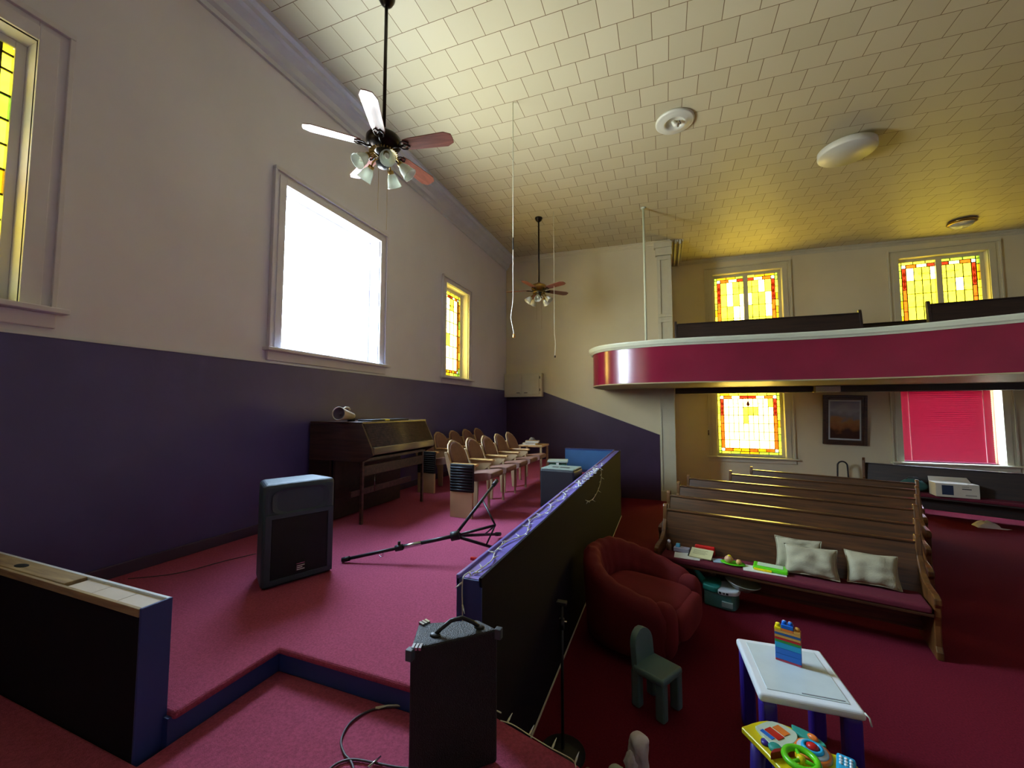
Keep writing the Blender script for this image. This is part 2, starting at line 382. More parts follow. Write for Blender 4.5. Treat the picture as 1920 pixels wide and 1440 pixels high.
# cornices
def cornice(name, a, b, inward, mt, s=1.0):
    """crown moulding from a to b, inward = horizontal direction into the room"""
    a = Vector(a); b = Vector(b); inn = Vector(inward)
    prof = [(0, -.20), (.02, -.20), (.025, -.17), (.05, -.155), (.06, -.11), (.10, -.075), (.13, -.07), (.135, -.04), (.17, -.03), (.175, 0), (0, 0)]
    vs = []
    for P in (a, b):
        for (o, z) in prof: vs.append(P + inn * o * s + Vector((0, 0, z * s)))
    n = len(prof); fs = [(i, (i + 1) % n, n + (i + 1) % n, n + i) for i in range(n)] + [list(range(n)), list(range(n, 2 * n))[::-1]]
    return struct(MB().add(vs, fs, mt), name)
cornice('trim_1', (XW, YN, zc(XW) + .0), (XW, YB, zc(XW)), (1, 0, 0), CORN, 1.5)
cornice('trim_2', (XW, YB, zc(XW)), (.2, YB, zc(.2)), (0, -1, 0), PLASTERW, .45)
cornice('trim_3', (.2, YF, zc(.2)), (XR, YF, zc(XR)), (0, -1, 0), TRIMP, .45)
# moulded ceiling beam that runs from the pillar head over the gallery
mb = MB()
for x_, w_, h_ in ((.20, .06, .05), (.28, .045, .09), (.335, .03, .05), (.375, .045, .10), (.44, .03, .05)):
    mb.box((x_, YB - .02, zc(x_) - h_), (x_ + w_, YF, zc(x_) + .02), TRIMP)
struct(mb, 'trim_4', bevel=.008)
# panelled pillar face at the gallery opening
mb = MB(); px0, px1 = -.10, .20
mb.box((px0, YB - .04, 0), (px1, YB, 5.72), TRIMP)
for za, zb in ((2.55, 3.93), (4.12, 5.35)):
    mb.box((px0, YB - .07, za - .07), (px1, YB - .04, za), TRIMP); mb.box((px0, YB - .07, zb), (px1, YB - .04, zb + .07), TRIMP)
    for xx in (px0, px1 - .07): mb.box((xx, YB - .07, za), (xx + .07, YB - .04, zb), TRIMP)
mb.box((px0 - .03, YB - .10, 5.45), (px1 + .02, YB, 5.66), TRIMP); mb.box((px0 - .06, YB - .13, 5.62), (px1 + .02, YB, 5.74), TRIMP)
mb.box((px0 - .02, YB - .07, 0), (px1 + .01, YB, .22), TRIMP)
mb.box((px0, YB - .06, .22), (px0 + .03, YB - .03, 2.0), TRIMP)
struct(mb, 'trim_5', bevel=.006)
# purple dado: left wall, back wall with sloping top
mb = MB(); mb.box((XW, 1.09, .78), (XW + .012, YB - .012, 2.475), PURPLE); mb.box((XW, YN, .0), (XW + .012, 1.09, 2.475), PURPLE)
mb.box((XW, YN, 2.47), (XW + .022, YB - .012, 2.49), CORN); struct(mb, 'trim_6')
mb = MB(); poly = [(XW, 0), (-.125, 0), (-.125, 1.433), (-2.78, 2.42), (XW, 2.47)]
M = Matrix(((1, 0, 0, 0), (0, 0, -1, YB), (0, 1, 0, 0), (0, 0, 0, 1)))
mb.prism(poly, 0, .012, DADOB, M)
mb.add([(-.125, YB - .02, 1.433), (-2.78, YB - .02, 2.42), (-2.78, YB - .02, 2.438), (-.125, YB - .02, 1.451), (-.125, YB, 1.433), (-2.78, YB, 2.42), (-2.78, YB, 2.438), (-.125, YB, 1.451)],
       [(0, 1, 2, 3), (7, 6, 5, 4), (0, 4, 5, 1), (1, 5, 6, 2), (2, 6, 7, 3), (3, 7, 4, 0)], TRIMP)
struct(mb, 'trim_7')
struct(MB().box((XW + .012, 1.1, .78), (XW + .035, 9.48, .87), mat('baseboard_paint', '4a3a58', .5)), 'baseboard_left', bevel=.005)
struct(MB().box((.2, YF - .02, 0), (XR, YF, .12), TRIMP), 'baseboard_far', bevel=.005)

# ------------------------------------------------------------------ windows (local x = along wall, y = outward, z = up)
def window_frame(root, w, h, cas=.13, depth=.16, sill=True, casing_m=TRIMP, sash=.045, mull=0):
    mb = MB()
    for k, (a, t) in enumerate(((cas, .022), (cas * .62, .036))):
        mb.box((-w / 2 - a, -t, 0), (-w / 2, 0, h + a), casing_m); mb.box((w / 2, -t, 0), (w / 2 + a, 0, h + a), casing_m); mb.box((-w / 2, -t, h), (w / 2, 0, h + a), casing_m)
    mb.box((-w / 2 - cas - .015, -.05, h + cas - .02), (w / 2 + cas + .015, 0, h + cas + .02), casing_m)
    for xx in (-w / 2 - cas - .015, w / 2 + cas - .012): mb.box((xx, -.045, 0), (xx + .027, 0, h + cas), casing_m)
    mb.build('window_casing', root, bevel=.004)
    mb = MB()   # sash
    y0, y1 = depth, depth + .045
    mb.box((-w / 2, y0, 0), (-w / 2 + sash, y1, h), casing_m); mb.box((w / 2 - sash, y0, 0), (w / 2, y1, h), casing_m)
    mb.box((-w / 2 + sash, y0, 0), (w / 2 - sash, y1, sash), casing_m); mb.box((-w / 2 + sash, y0, h - sash), (w / 2 - sash, y1, h), casing_m)
    if mull: mb.box((-mull / 2, y0 - .02, sash), (mull / 2, y1, h - sash), casing_m)
    mb.build('window_sash', root, bevel=.004)
    if sill:
        mb = MB(); mb.box((-w / 2 - cas - .06, -.10, -.035), (w / 2 + cas + .06, .0, 0), casing_m); mb.box((-w / 2, 0, -.035), (w / 2, depth + .045, 0), casing_m)
        mb.box((-w / 2 - cas - .02, -.03, -.13), (w / 2 + cas + .02, 0, -.035), casing_m)
        mb.build('window_sill', root, bevel=.006)
def art_glass(root, w, h, depth, cols=8, rows=5, dim=False, upper=False):
    """leaded art glass w x h centred on x=0, z from 0 to h, at y=depth"""
    W_ = w / 2; b1 = .055; b2 = .075 if w > .8 else .05
    mb = MB(); ld = MB(); seed = random.Random(int(w * 100 + h * 10))
    def cell(x0, x1, z0, z1, mt): mb.add([(x0, depth, z0), (x1, depth, z0), (x1, depth, z1), (x0, depth, z1)], [(0, 1, 2, 3)], mt)
    lw = .0065
    def vbar(x, z0, z1): ld.box((x - lw, depth - .006, z0), (x + lw, depth + .006, z1), LEAD)
    def hbar(z, x0, x1): ld.box((x0, depth - .006, z - lw), (x1, depth + .006, z + lw), LEAD)
    # outer border cells
    nz = max(6, int(h / .16)); nx = max(4, int(w / .2))
    oc = [G_YEL, G_GOLD, G_YEL, G_GRN]
    for i in range(nz):
        z0 = h * i / nz; z1 = h * (i + 1) / nz
        cell(-W_, -W_ + b1, z0, z1, seed.choice(oc)); cell(W_ - b1, W_, z0, z1, seed.choice(oc)); hbar(z0, -W_, -W_ + b1); hbar(z0, W_ - b1, W_)
    for i in range(nx):
        x0 = -W_ + b1 + (w - 2 * b1) * i / nx; x1 = -W_ + b1 + (w - 2 * b1) * (i + 1) / nx
        cell(x0, x1, h - b1, h, seed.choice(oc)); cell(x0, x1, 0, b1, seed.choice(oc)); vbar(x0, h - b1, h); vbar(x0, 0, b1)
    vbar(-W_ + b1, 0, h); vbar(W_ - b1, 0, h); hbar(b1, -W_, W_); hbar(h - b1, -W_, W_)
    a = W_ - b1; c = a - b2; zb = b1; zt = h - b1
    # second border
    for sgn in (-1, 1):
        x0, x1 = (-a, -c) if sgn < 0 else (c, a)
        cell(x0, x1, zb, zb + b2, G_WHITE); cell(x0, x1, zt - b2, zt, G_WHITE)
        zr = zb + b2; hh = zt - b2 - zr; q = 6
        for i in range(q):
            cell(x0, x1, zr + hh * i / q, zr + hh * (i + 1) / q, G_RED if i >= 4 else G_ORG)
            if i < 5: hbar(zr + hh * i / q, x0, x1)
        for zz in (zr + hh * .72, zr + hh * .80, zr + hh * .90):
            xm = (x0 + x1) / 2; e_ = hh * .035; r_ = b2 * .36
            mb.add([(xm, depth - .004, zz + e_ * 1.3), (xm + r_, depth - .004, zz), (xm, depth - .004, zz - e_ * 1.3), (xm - r_, depth - .004, zz)], [(0, 1, 2, 3)], G_PALE)
        vbar(-c * (1 if sgn < 0 else -1), zb, zt)
    q = 6
    for i in range(q):
        x0 = -c + 2 * c * i / q; x1 = -c + 2 * c * (i + 1) / q
        cell(x0, x1, zb, zb + b2, [G_ORG, G_GOLD, G_GOLD, G_ORG, G_GOLD, G_ORG][i]); cell(x0, x1, zt - b2, zt, G_RED if i in (2, 3) else (G_PALE if i in (1, 4) else G_ORG))
        vbar(x0, zb, zb + b2); vbar(x0, zt - b2, zt)
    hbar(zb + b2, -a, a); hbar(zt - b2, -a, a)
    # field
    z0f, z1f = zb + b2, zt - b2
    for i in range(cols):
        for j in range(rows):
            x0 = -c + 2 * c * i / cols; x1 = -c + 2 * c * (i + 1) / cols; z0 = z0f + (z1f - z0f) * j / rows; z1 = z0f + (z1f - z0f) * (j + 1) / rows
            mt = G_PALE
            if dim: mt = seed.choice([G_YEL, G_WHITE, G_BLOCK, G_BLOCK])
            elif upper and j >= 1: mt = seed.choice([G_YEL, G_YEL, G_YEL, G_PALE])
            elif j >= rows - 2: mt = seed.choice([G_YEL, G_PALE, G_PALE])
            elif i in (cols // 2 - 1, cols // 2) and j >= rows // 2 - 1: mt = seed.choice([G_YEL, G_PALE])
            cell(x0, x1, z0, z1, mt)
    for i in range(1, cols): vbar(-c + 2 * c * i / cols, z0f + (0 if i % 2 else (z1f - z0f) * .18), z1f)
    for j in range(1, rows): hbar(z0f + (z1f - z0f) * j / rows, -c, c)
    # drop ornament and ribbons
    zo = z1f - (z1f - z0f) * .10; r_ = c * .07
    for k, rr in enumerate((r_, r_ * .6)):
        pts = [(rr * math.sin(t_) * (1 if math.cos(t_) < 0 else .75), depth - .006 - .002 * k, zo + rr * 1.7 * math.cos(t_)) for t_ in [2 * PI * i / 14 for i in range(14)]]
        mb.add(pts, [list(range(14))], G_RED if k == 0 else G_ORG)
    for sgn in (-1, 1):
        for ph in (0, 1):
            ld.tube([(sgn * (r_ + (c * .55) * t_), depth - .006, zo - .01 + .022 * math.sin(t_ * 9 + ph * PI) * (1 - .4 * t_) + .02 * t_) for t_ in [i / 14 for i in range(15)]], .004, LEAD, 5)
    mb.build('stained_glass', root); ld.build('leading', root)

# left wall windows: local x -> world +y, local y -> world -x
def wl_root(i, h): return thing('window_%d' % i, (XW, (h[0] + h[1]) / 2, h[2]), PI / 2, kind='structure')
def wf_root(i, h): return thing('window_%d' % i, ((h[0] + h[1]) / 2, YF, h[2]), 0, kind='structure')
h = WL[0]; r = wl_root(1, h); w_, hh_ = h[1] - h[0], h[3] - h[2]; window_frame(r, w_, hh_, .15, .12, sash=.05, casing_m=TRIML)
g = thing('leaded_panel', (0, 0, .05)); g.parent = r
art_glass(g, w_ - .10, hh_ - .10, .14, 6, 6, dim=True)
h = WL[1]; r = wl_root(2, h); w_, hh_ = h[1] - h[0], h[3] - h[2]; window_frame(r, w_, hh_, .13, .16, sash=.05, casing_m=TRIML)
MB().box((-w_ / 2 + .05, .18, .05), (w_ / 2 - .05, .186, hh_ - .05), PANE).build('pane', r)
h = WL[2]; r = wl_root(3, h); w_, hh_ = h[1] - h[0], h[3] - h[2]; window_frame(r, w_, hh_, .11, .14, sash=.06, casing_m=TRIML)
g = thing('leaded_panel', (0, 0, .06)); g.parent = r
art_glass(g, w_ - .12, hh_ - .12, .16, 4, 6)
for i, h in enumerate(WF[:3]):
    r = wf_root(4 + i, h); w_, hh_ = h[1] - h[0], h[3] - h[2]
    window_frame(r, w_, hh_, .17, .12, sash=.06, mull=.10 if i < 2 else 0)
    g = thing('leaded_panel', (0, 0, .06)); g.parent = r
    art_glass(g, w_ - .12, hh_ - .12, .14, 10 if i == 2 else 8, 6 if i == 2 else 5, upper=i < 2)
h = WF[3]; r = wf_root(7, h); w_, hh_ = h[1] - h[0], h[3] - h[2]; window_frame(r, w_, hh_, .17, .20, sash=.05)
MB().box((-w_ / 2 + .05, .22, .05), (w_ / 2 - .05, .226, hh_ - .05), PANE).build('pane', r)
# red venetian blind
bl = thing('venetian_blind', ((h[0] + h[1]) / 2 - .04, YF + .07, h[2]), 0, 'closed red slatted blind covering the window under the gallery', 'blind')
bw = w_ - .14; mb = MB(); ns_ = 34
for i in range(ns_):
    z = .055 + (hh_ - .11) * i / (ns_ - 1); mb.add([(-bw / 2, -.009, z - .0245), (bw / 2, -.009, z - .0245), (bw / 2, .009, z + .0245), (-bw / 2, .009, z + .0245)], [(0, 1, 2, 3)], BLIND)
mb.build('slats', bl)
MB().box((-bw / 2, -.02, hh_ - .045), (bw / 2, .02, hh_ - .005), REDP).build('headrail', bl)
MB().box((-bw / 2, -.014, .01), (bw / 2, .014, .035), mat('blind_bottom_rail', 'e070a0', .4)).build('bottom_rail', bl)
for xx in (-bw * .41, bw * .41): MB().box((xx - .006, -.024, .03), (xx + .006, -.018, hh_ - .04), BLINDC).build('ladder_tape', bl)

# ------------------------------------------------------------------ raised platform, steps, half walls
ZP = .78; ZI = .66
PLAT = [(XW + .012, 1.093), (-1.888, 1.08), (-1.888, 1.58), (-.93, 1.58), (-.93, 7.95), (-1.87, 7.95), (-1.87, 9.48), (XW + .012, 9.48)]
pf = thing('choir_platform', (-2.8, 4, 0), 0, kind='structure', label='raised red carpeted platform along the left wall with a blue painted edge', cat='platform')
def off(poly, o): return [(p[0] - o[0], p[1] - o[1]) for p in poly]
P_ = off(PLAT, (-2.8, 4))
MB().prism(P_, 0, ZP - .02, BLUE).build('riser', pf)
PC = [(XW + .012, 1.093), (-1.872, 1.093), (-1.872, 1.562), (-.93, 1.562), (-.93, 7.95), (-1.87, 7.95), (-1.87, 9.48), (XW + .012, 9.48)]
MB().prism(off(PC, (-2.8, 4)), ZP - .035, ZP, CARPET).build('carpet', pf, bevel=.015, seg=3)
st = thing('platform_step', (-.9, 0, 0), 0, kind='structure', label='lower red carpeted step in front of the choir platform', cat='step')
SP = [(XW + .012, -3.9), (-1.888, 1.0), (-1.888, 1.58), (-.93, 1.58), (-.93, 1.715), (-.75, 1.70), (-.367, 1.591), (.35, 1.38), (.6, .9), (.7, -3.9)]
SP = [(XW + .012, -3.9), (XW + .012, .985), (-1.888, .985), (-1.888, 1.578), (-.93, 1.578), (-.93, 1.72), (-.78, 1.705), (-.367, 1.591), (.10, 1.42), (.5, 1.0), (.6, -3.9)]
MB().prism(off(SP, (-.9, 0)), 0, ZI - .03, mat('step_riser', '30203a', .6)).build('riser', st)
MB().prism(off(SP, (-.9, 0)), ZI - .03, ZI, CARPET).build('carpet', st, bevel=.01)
# stairs down beside the back wall
for i in range(3):
    s_ = MB(); s_.box((-1.87 + .30 * i, 8.05, 0), (-1.57 + .30 * i, 9.48, .585 - .195 * i), CARPETD)
    tag(s_.build('stair_step', bevel=.01), ['top step of the stair behind the platform rail', 'middle step of the stair behind the platform rail', 'bottom step of the stair behind the platform rail'][i], 'step', 'steps behind the platform rail', 'structure')
def half_wall(name, label, **k): return thing(name, label=label, cat='half wall', kind='structure', **k)
hw = half_wall('rail_wall', 'long purple half wall beside the choir platform, glossy lilac top strewn with string lights', loc=(-.87, 4.77, 0))
x0, x1, y0, y1 = -.06, .061, 1.726 - 4.77, 7.85 - 4.77
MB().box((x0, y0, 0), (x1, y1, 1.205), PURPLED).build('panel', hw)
MB().box((x0 - .004, y0 - .012, 0), (x1 + .004, y0, 1.21), BLUE).build('end_panel', hw, bevel=.003)
MB().box((x0, y0, 1.205), (x1, y1, 1.212), LILAC).build('top_board', hw)
for xx, nm in ((x0 - .006, 0), (x1 - .010, 1)): MB().box((xx, y0 - .012, 1.18), (xx + .016, y1, 1.224), LILAC if nm == 0 else PURPLED).build('edge_strip', hw, bevel=.003)
MB().box((x1, y0, 0), (x1 + .008, y1, .012), WHITEM).build('floor_strip', hw)
rw = half_wall('return_wall', 'short blue half wall closing the far end of the platform', loc=(-1.4, 7.9, ZP))
MB().box((-.47, -.05, 0), (.47, .05, .435), mat('blue_panel_paint', '3a6ea6', .5)).build('panel', rw)
MB().box((-.475, -.06, .425), (.475, .06, .445), BLUE).build('cap', rw, bevel=.003)
MB().box((-.47, -.065, 0), (.47, -.05, .05), BLUE).build('ledge', rw, bevel=.003)
lw_ = half_wall('stub_wall', 'short dark half wall at lower left with a blue end and unfinished timber top', loc=(-2.85, 1.04, 0))
a0, a1 = XW + 2.862, .92
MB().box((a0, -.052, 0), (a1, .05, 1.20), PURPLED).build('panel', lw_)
MB().box((a1, -.054, 0), (a1 + .012, .054, 1.225), BLUE).build('end_panel', lw_, bevel=.003)
MB().box((a0, -.056, 1.19), (a1, -.042, 1.222), RAWW).build('edge_strip', lw_, bevel=.002)
MB().box((a0, .042, 1.19), (a1, .056, 1.222), CORN).build('edge_strip', lw_, bevel=.002)
mb = MB()
for i in range(3): mb.box((.915 - .19 * (i + 1) + .004, -.041, 1.20), (.915 - .19 * i, .041, 1.213), mat('pale_block', 'c8bcae', .7))
mb.build('top_block', lw_)
MB().box((a0, -.041, 1.20), (.33, .041, 1.225), RAWW).build('top_timber', lw_, bevel=.004)
MB().ball((-.15, -.005, 1.224), (.05, .022, .004), BLACK).build('knot', lw_)

# ------------------------------------------------------------------ gallery (balcony)
bal = thing('balcony', (2, 9, 2.5), 0, 'curved balcony with glossy crimson front and cream rail over the pews', 'balcony', kind='structure')
keys = [(-1.33, 9.5), (-1.40, 9.0), (-1.38, 8.38), (-1.27, 7.98), (-.975, 7.62), (-.27, 7.40), (.47, 7.37), (1.29, 7.43), (2.05, 7.47), (2.7, 7.44), (3.28, 7.33), (3.76, 7.15), (4.26, 6.95), (5.2, 6.5), (6.4, 6.15), (7.8, 5.95), (9.15, 5.9)]
def catmull(P, q=6):
    out = []
    for i in range(len(P) - 1):
        p0 = Vector(P[max(i - 1, 0)]); p1 = Vector(P[i]); p2 = Vector(P[i + 1]); p3 = Vector(P[min(i + 2, len(P) - 1)])
        for k in range(q):
            t_ = k / q; out.append(.5 * ((2 * p1) + (-p0 + p2) * t_ + (2 * p0 - 5 * p1 + 4 * p2 - p3) * t_ ** 2 + (-p0 + 3 * p1 - 3 * p2 + p3) * t_ ** 3))
    out.append(Vector(P[-1])); return out
CV = catmull(keys)
def offset_curve(cv, d):
    out = []
    for i, p in enumerate(cv):
        t_ = (cv[min(i + 1, len(cv) - 1)] - cv[max(i - 1, 0)]).normalized(); nrm = Vector((t_.y, -t_.x)); out.append(p - nrm * d if False else p + nrm * d)
    return out
# outward normal of the front points to -y; tangent runs +x so (t.y,-t.x) = (0,-1): outward
def sweep(prof, mt, name, parent, smooth=True):
    """prof: closed list of (outward offset, z)"""
    mb = MB(); n = len(prof); rings = [offset_curve(CV, o) for o, z in prof]; vs = []; fs = []
    for i in range(len(CV)):
        for k in range(n): vs.append((rings[k][i].x - 2, min(rings[k][i].y, YB - .001 if rings[k][i].x < .2 else 99) - 9, prof[k][1] - 2.5))
    for i in range(len(CV) - 1):
        for k in range(n):
            k2 = (k + 1) % n; fs.append((i * n + k, i * n + k2, (i + 1) * n + k2, (i + 1) * n + k))
    fs.append(list(range(n))); fs.append([(len(CV) - 1) * n + k for k in range(n)][::-1])
    mb.add(vs, fs, mt, None, False)
    o = mb.build(name, parent)
    for p in o.data.polygons: p.use_smooth = len(p.vertices) == 4
    md = o.modifiers.new('split', 'EDGE_SPLIT'); md.split_angle = .6
    return o
sweep([(-.04, 2.46), (0, 2.46), (0, 3.09), (-.04, 3.09)], REDGLOSS, 'fascia', bal)
sweep([(-.10, 3.09), (.02, 3.09), (.035, 3.115), (.06, 3.13), (.075, 3.165), (.085, 3.18), (.085, 3.20), (-.10, 3.20)], CREAM, 'rail', bal)
sweep([(-.10, 2.445), (.004, 2.445), (.008, 2.465), (-.10, 2.465)], SOFFIT, 'lower_moulding', bal)
slab = [(p.x - 2, p.y - 9) for p in offset_curve(CV, -.03)] + [(XR - .01 - 2, YF - .01 - 9), (.21 - 2, YF - .01 - 9), (.21 - 2, YB - .11 - 9)]
MB().prism(slab, -.05, .12, SOFFIT, mt_top=CARPETD).build('gallery_floor', bal)
MB().box((.22 - 2, 9.42 - 9, -.17), (XR - .02 - 2, 9.62 - 9, -.05), DARKBEAM).build('beam', bal, bevel=.005)
jb = thing('junction_box', (2.93, 9.37, 2.33), 0, 'small cream wiring box fixed to the beam under the balcony', 'electrical box')
MB().box((-.20, -.045, 0), (.20, .045, .11), WHITEM).build('housing', jb, bevel=.008)
MB().box((-.23, -.05, -.005), (-.20, .05, .115), BRASS).build('end_bracket', jb)
# hanger rod
o = MB().tube([(-.30, 7.75, 3.19), (-.30, 7.75, zc(-.3))], .022, CREAM, 12).build('rod'); 
hr = thing('hanger_rod', (0, 0, 0), 0, 'cream steel rod from the balcony rail to the ceiling', 'rod'); o.parent = hr
MB().lathe([(.0, zc(-.3)), (.05, zc(-.3)), (.045, zc(-.3) - .02), (.0, zc(-.3) - .025)], CREAM, Matrix.Translation((-.30, 7.75, 0))).build('ceiling_flange', hr)
MB().lathe([(.0, 3.2), (.04, 3.2), (.04, 3.22), (.0, 3.225)], CREAM, Matrix.Translation((-.30, 7.75, 0))).build('rail_flange', hr)

# ------------------------------------------------------------------ wall cabinet in the corner
cb = thing('wall_cabinet', (-3.31, YB - .012, 2.30), 0, 'small cream two-door wall cabinet in the corner above the purple dado', 'cabinet')
MB().box((-.46, -.16, 0), (.52, 0, .58), TRIMP).build('body', cb, bevel=.005)
for s_ in (-1, 1):
    d = MB().box((-.44 if s_ < 0 else .035, -.18, .06), (.005 + .0 if s_ < 0 else .46, -.16, .54), TRIMP).build('door', cb, bevel=.006)
    MB().tube([(s_ * .10 + .02 - .04, -.185, .10), (s_ * .10 + .02 - .03, -.20, .10), (s_ * .10 + .02 + .03, -.20, .10), (s_ * .10 + .02 + .04, -.185, .10)], .008, STEEL).build('handle', d)
for z_ in (.14, .44): MB().box((.465, -.172, z_), (.482, -.16, z_ + .06), BLACK).build('hinge', cb)

# ------------------------------------------------------------------ ceiling fans
def make_fan(ang0, zm, zcl, label, nb=5, ns=5, R=.66):
    """origin on the ceiling; zm = height of blade plane below ceiling (negative)"""
    f = thing('ceiling_fan', (0, 0, 0), 0, label, 'ceiling fan', 'ceiling fans with light kits')
    MB().lathe([(0, .02), (.075, .02), (.075, -.02), (.055, -.06), (.02, -.09), (0, -.09)], BRONZE).build('canopy', f)
    MB().tube([(0, 0, -.05), (0, 0, zm + .16)], .016, BRONZE, 12).build('downrod', f)
    MB().lathe([(0, zm + .17), (.03, zm + .17), (.05, zm + .14), (.13, zm + .12), (.155, zm + .09), (.155, zm + .04), (.13, zm + .01), (.08, zm - .01), (0, zm - .01)], BRASS if 'far' in label else BRONZE, seg=32).build('motor_housing', f)
    mb = MB()
    for k in range(30):
        a = 2 * PI * k / 30; mb.box((.085, -.004, -.006), (.135, .004, .006), BRASS, Matrix.Translation((0, 0, zm)) @ Matrix.Rotation(a, 4, 'Z') @ Matrix.Rotation(.35, 4, 'Y'))
    mb.build('vent_ring', f)
    for k in range(nb):
        a = ang0 + 2 * PI * k / nb
        B = thing('x') if False else None
        M = Matrix.Translation((0, 0, zm + .015)) @ Matrix.Rotation(a, 4, 'Z') @ Matrix.Rotation(-.20, 4, 'X')
        out = [(.20, -.05), (.26, -.062), (R - .06, -.075), (R, -.045), (R + .005, 0), (R, .045), (R - .06, .075), (.26, .062), (.20, .05)]
        bd = MB().prism(out, -.004, .004, FANW).build('blade', f, bevel=.002); bd.matrix_local = M
        ir = MB(); ir.tube([(.09, 0, -.01), (.15, 0, -.018), (.20, 0, -.008)], .010, BRONZE, 6)
        for s_ in (-1, 1): ir.tube([(.15, s_ * .004, -.012), (.18, s_ * .038, -.010), (.22, s_ * .045, -.009), (.25, s_ * .02, -.009), (.23, 0, -.009), (.20, s_ * .012, -.010)], .006, BRONZE, 6)
        ir.build('blade_iron', bd)
    MB().lathe([(0, zm), (.06, zm), (.065, zm - .03), (.045, zm - .05), (.045, zm - .12), (.065, zm - .14), (.05, zm - .17), (0, zm - .18)], BLACKP).build('light_hub', f)
    for k in range(ns):
        a = ang0 + .35 + 2 * PI * k / ns
        M = Matrix.Rotation(a, 4, 'Z')
        am = MB(); am.tube([(.045, 0, zm - .09), (.09, 0, zm - .07), (.13, 0, zm - .09), (.145, 0, zm - .125)], .008, BRASS, 8)
        arm = am.build('lamp_arm', f); arm.matrix_local = M
        S = Matrix.Translation((.145, 0, zm - .125)) @ Matrix.Rotation(PI - .75, 4, 'Y')
        MB().lathe([(.0, -.005), (.026, -.005), (.028, .02), (.022, .035)], BRASS, S, 16).build('socket', arm)
        MB().lathe([(.026, .02), (.040, .04), (.052, .07), (.056, .10), (.066, .135), (.070, .14), (.064, .137), (.053, .10), (.049, .07), (.037, .042), (.024, .024)], SHADE, S, 20).build('glass_shade', arm)
        MB().ball((0, 0, .075), (.024, .024, .034), BULB, S).build('bulb', arm)
    for s_, L in ((-1, .45), (1, .62)): MB().tube([(s_ * .05, .0, zm - .12), (s_ * .05, .0, zm - .15 - L)], .0016, BRASS, 5).build('pull_chain', f)
    return f
f1 = make_fan(math.radians(10), -1.48, 0, 'large ceiling fan hanging in front of the bright clear window')
f1.location = (-2.358, 2.873, zc(-2.358))
f2 = make_fan(math.radians(45), -1.50, 0, 'far ceiling fan hanging near the back corner beside the pull cords')
f2.location = (-2.302, 7.538, zc(-2.302))

# pull cords
def cord(label, x, y, z0, wob, black=False):
    c = thing('pull_cord', (x, y, 0), 0, label, 'cord', 'long ceiling pull cords'); zt = zc(x)
    MB().tube([(0, 0, zt), (0, 0, (zt + z0) / 2), (.0, 0, z0 + .45), (-.03 * wob, 0, z0 + .25), (.01, 0, z0 + .06), (.01, 0, z0 + .04)], .006, CORDW, 6).build('string', c)
    MB().lathe([(0, z0 + .05), (.012, z0 + .04), (.018, z0 + .01), (.012, z0), (0, z0)], AMBER if not black else BRONZE, Matrix.Translation((.01, 0, 0)), 10).build('toggle', c)
    if not black: MB().tube([(0, 0, 3.95), (0, 0, 4.1)], .009, BLACK, 6).build('tape_wrap', c)
cord('white pull cord with a black taped joint, left of the far fan', -1.696, 4.479, 2.86, 1)
cord('thinner pull cord with dark toggle, right of the far fan', -2.008 * .97, 7.601 * .97, 2.98, -.8, True)

# ceiling fixtures
md = thing('ceiling_medallion', (.204, 5.471, zc(.204)), 0, 'round white ringed ceiling medallion with a bare fitting', 'ceiling fixture')
MB().lathe([(0, 0), (.24, 0), (.24, -.02), (.225, -.035), (.20, -.025), (.18, -.04), (.16, -.035), (.14, -.05), (.11, -.03), (.10, -.01), (0, -.01)], WHITEM, seg=36).build('rings', md)
MB().tube([(-.02, 0, 0), (.0, .0, -.06), (.04, -.02, -.08)], .028, WHITEM, 10).build('socket', md)
MB().tube([(.04, -.02, -.07), (.07, -.05, -.09), (.05, -.09, -.07), (.02, -.07, -.06)], .006, STEEL, 6).build('wire', md)
dl = thing('drum_light', (2.47, 6.74, zc(2.5)), 0, 'wide flat white drum ceiling light over the balcony front', 'ceiling light')
MB().lathe([(0, 0), (.10, 0), (.10, -.05), (0, -.05)], BRONZE).build('mount', dl)
MB().lathe([(0, -.05), (.32, -.05), (.335, -.06), (.335, -.13), (.32, -.145), (0, -.15)], WHITEM, seg=40).build('drum', dl)
sl = thing('dome_light', (5.45, 10.15, zc(5.45) - .012), 0, 'small ceiling light with brass rim and glass dome above the right gallery window', 'ceiling light')
MB().lathe([(0, 0), (.20, 0), (.21, -.03), (.19, -.05), (.16, -.05)], BRASS, seg=30).build('rim', sl)
MB().lathe([(.17, -.045), (.15, -.09), (.09, -.12), (0, -.135)], SHADE, seg=30).build('glass_dome', sl)

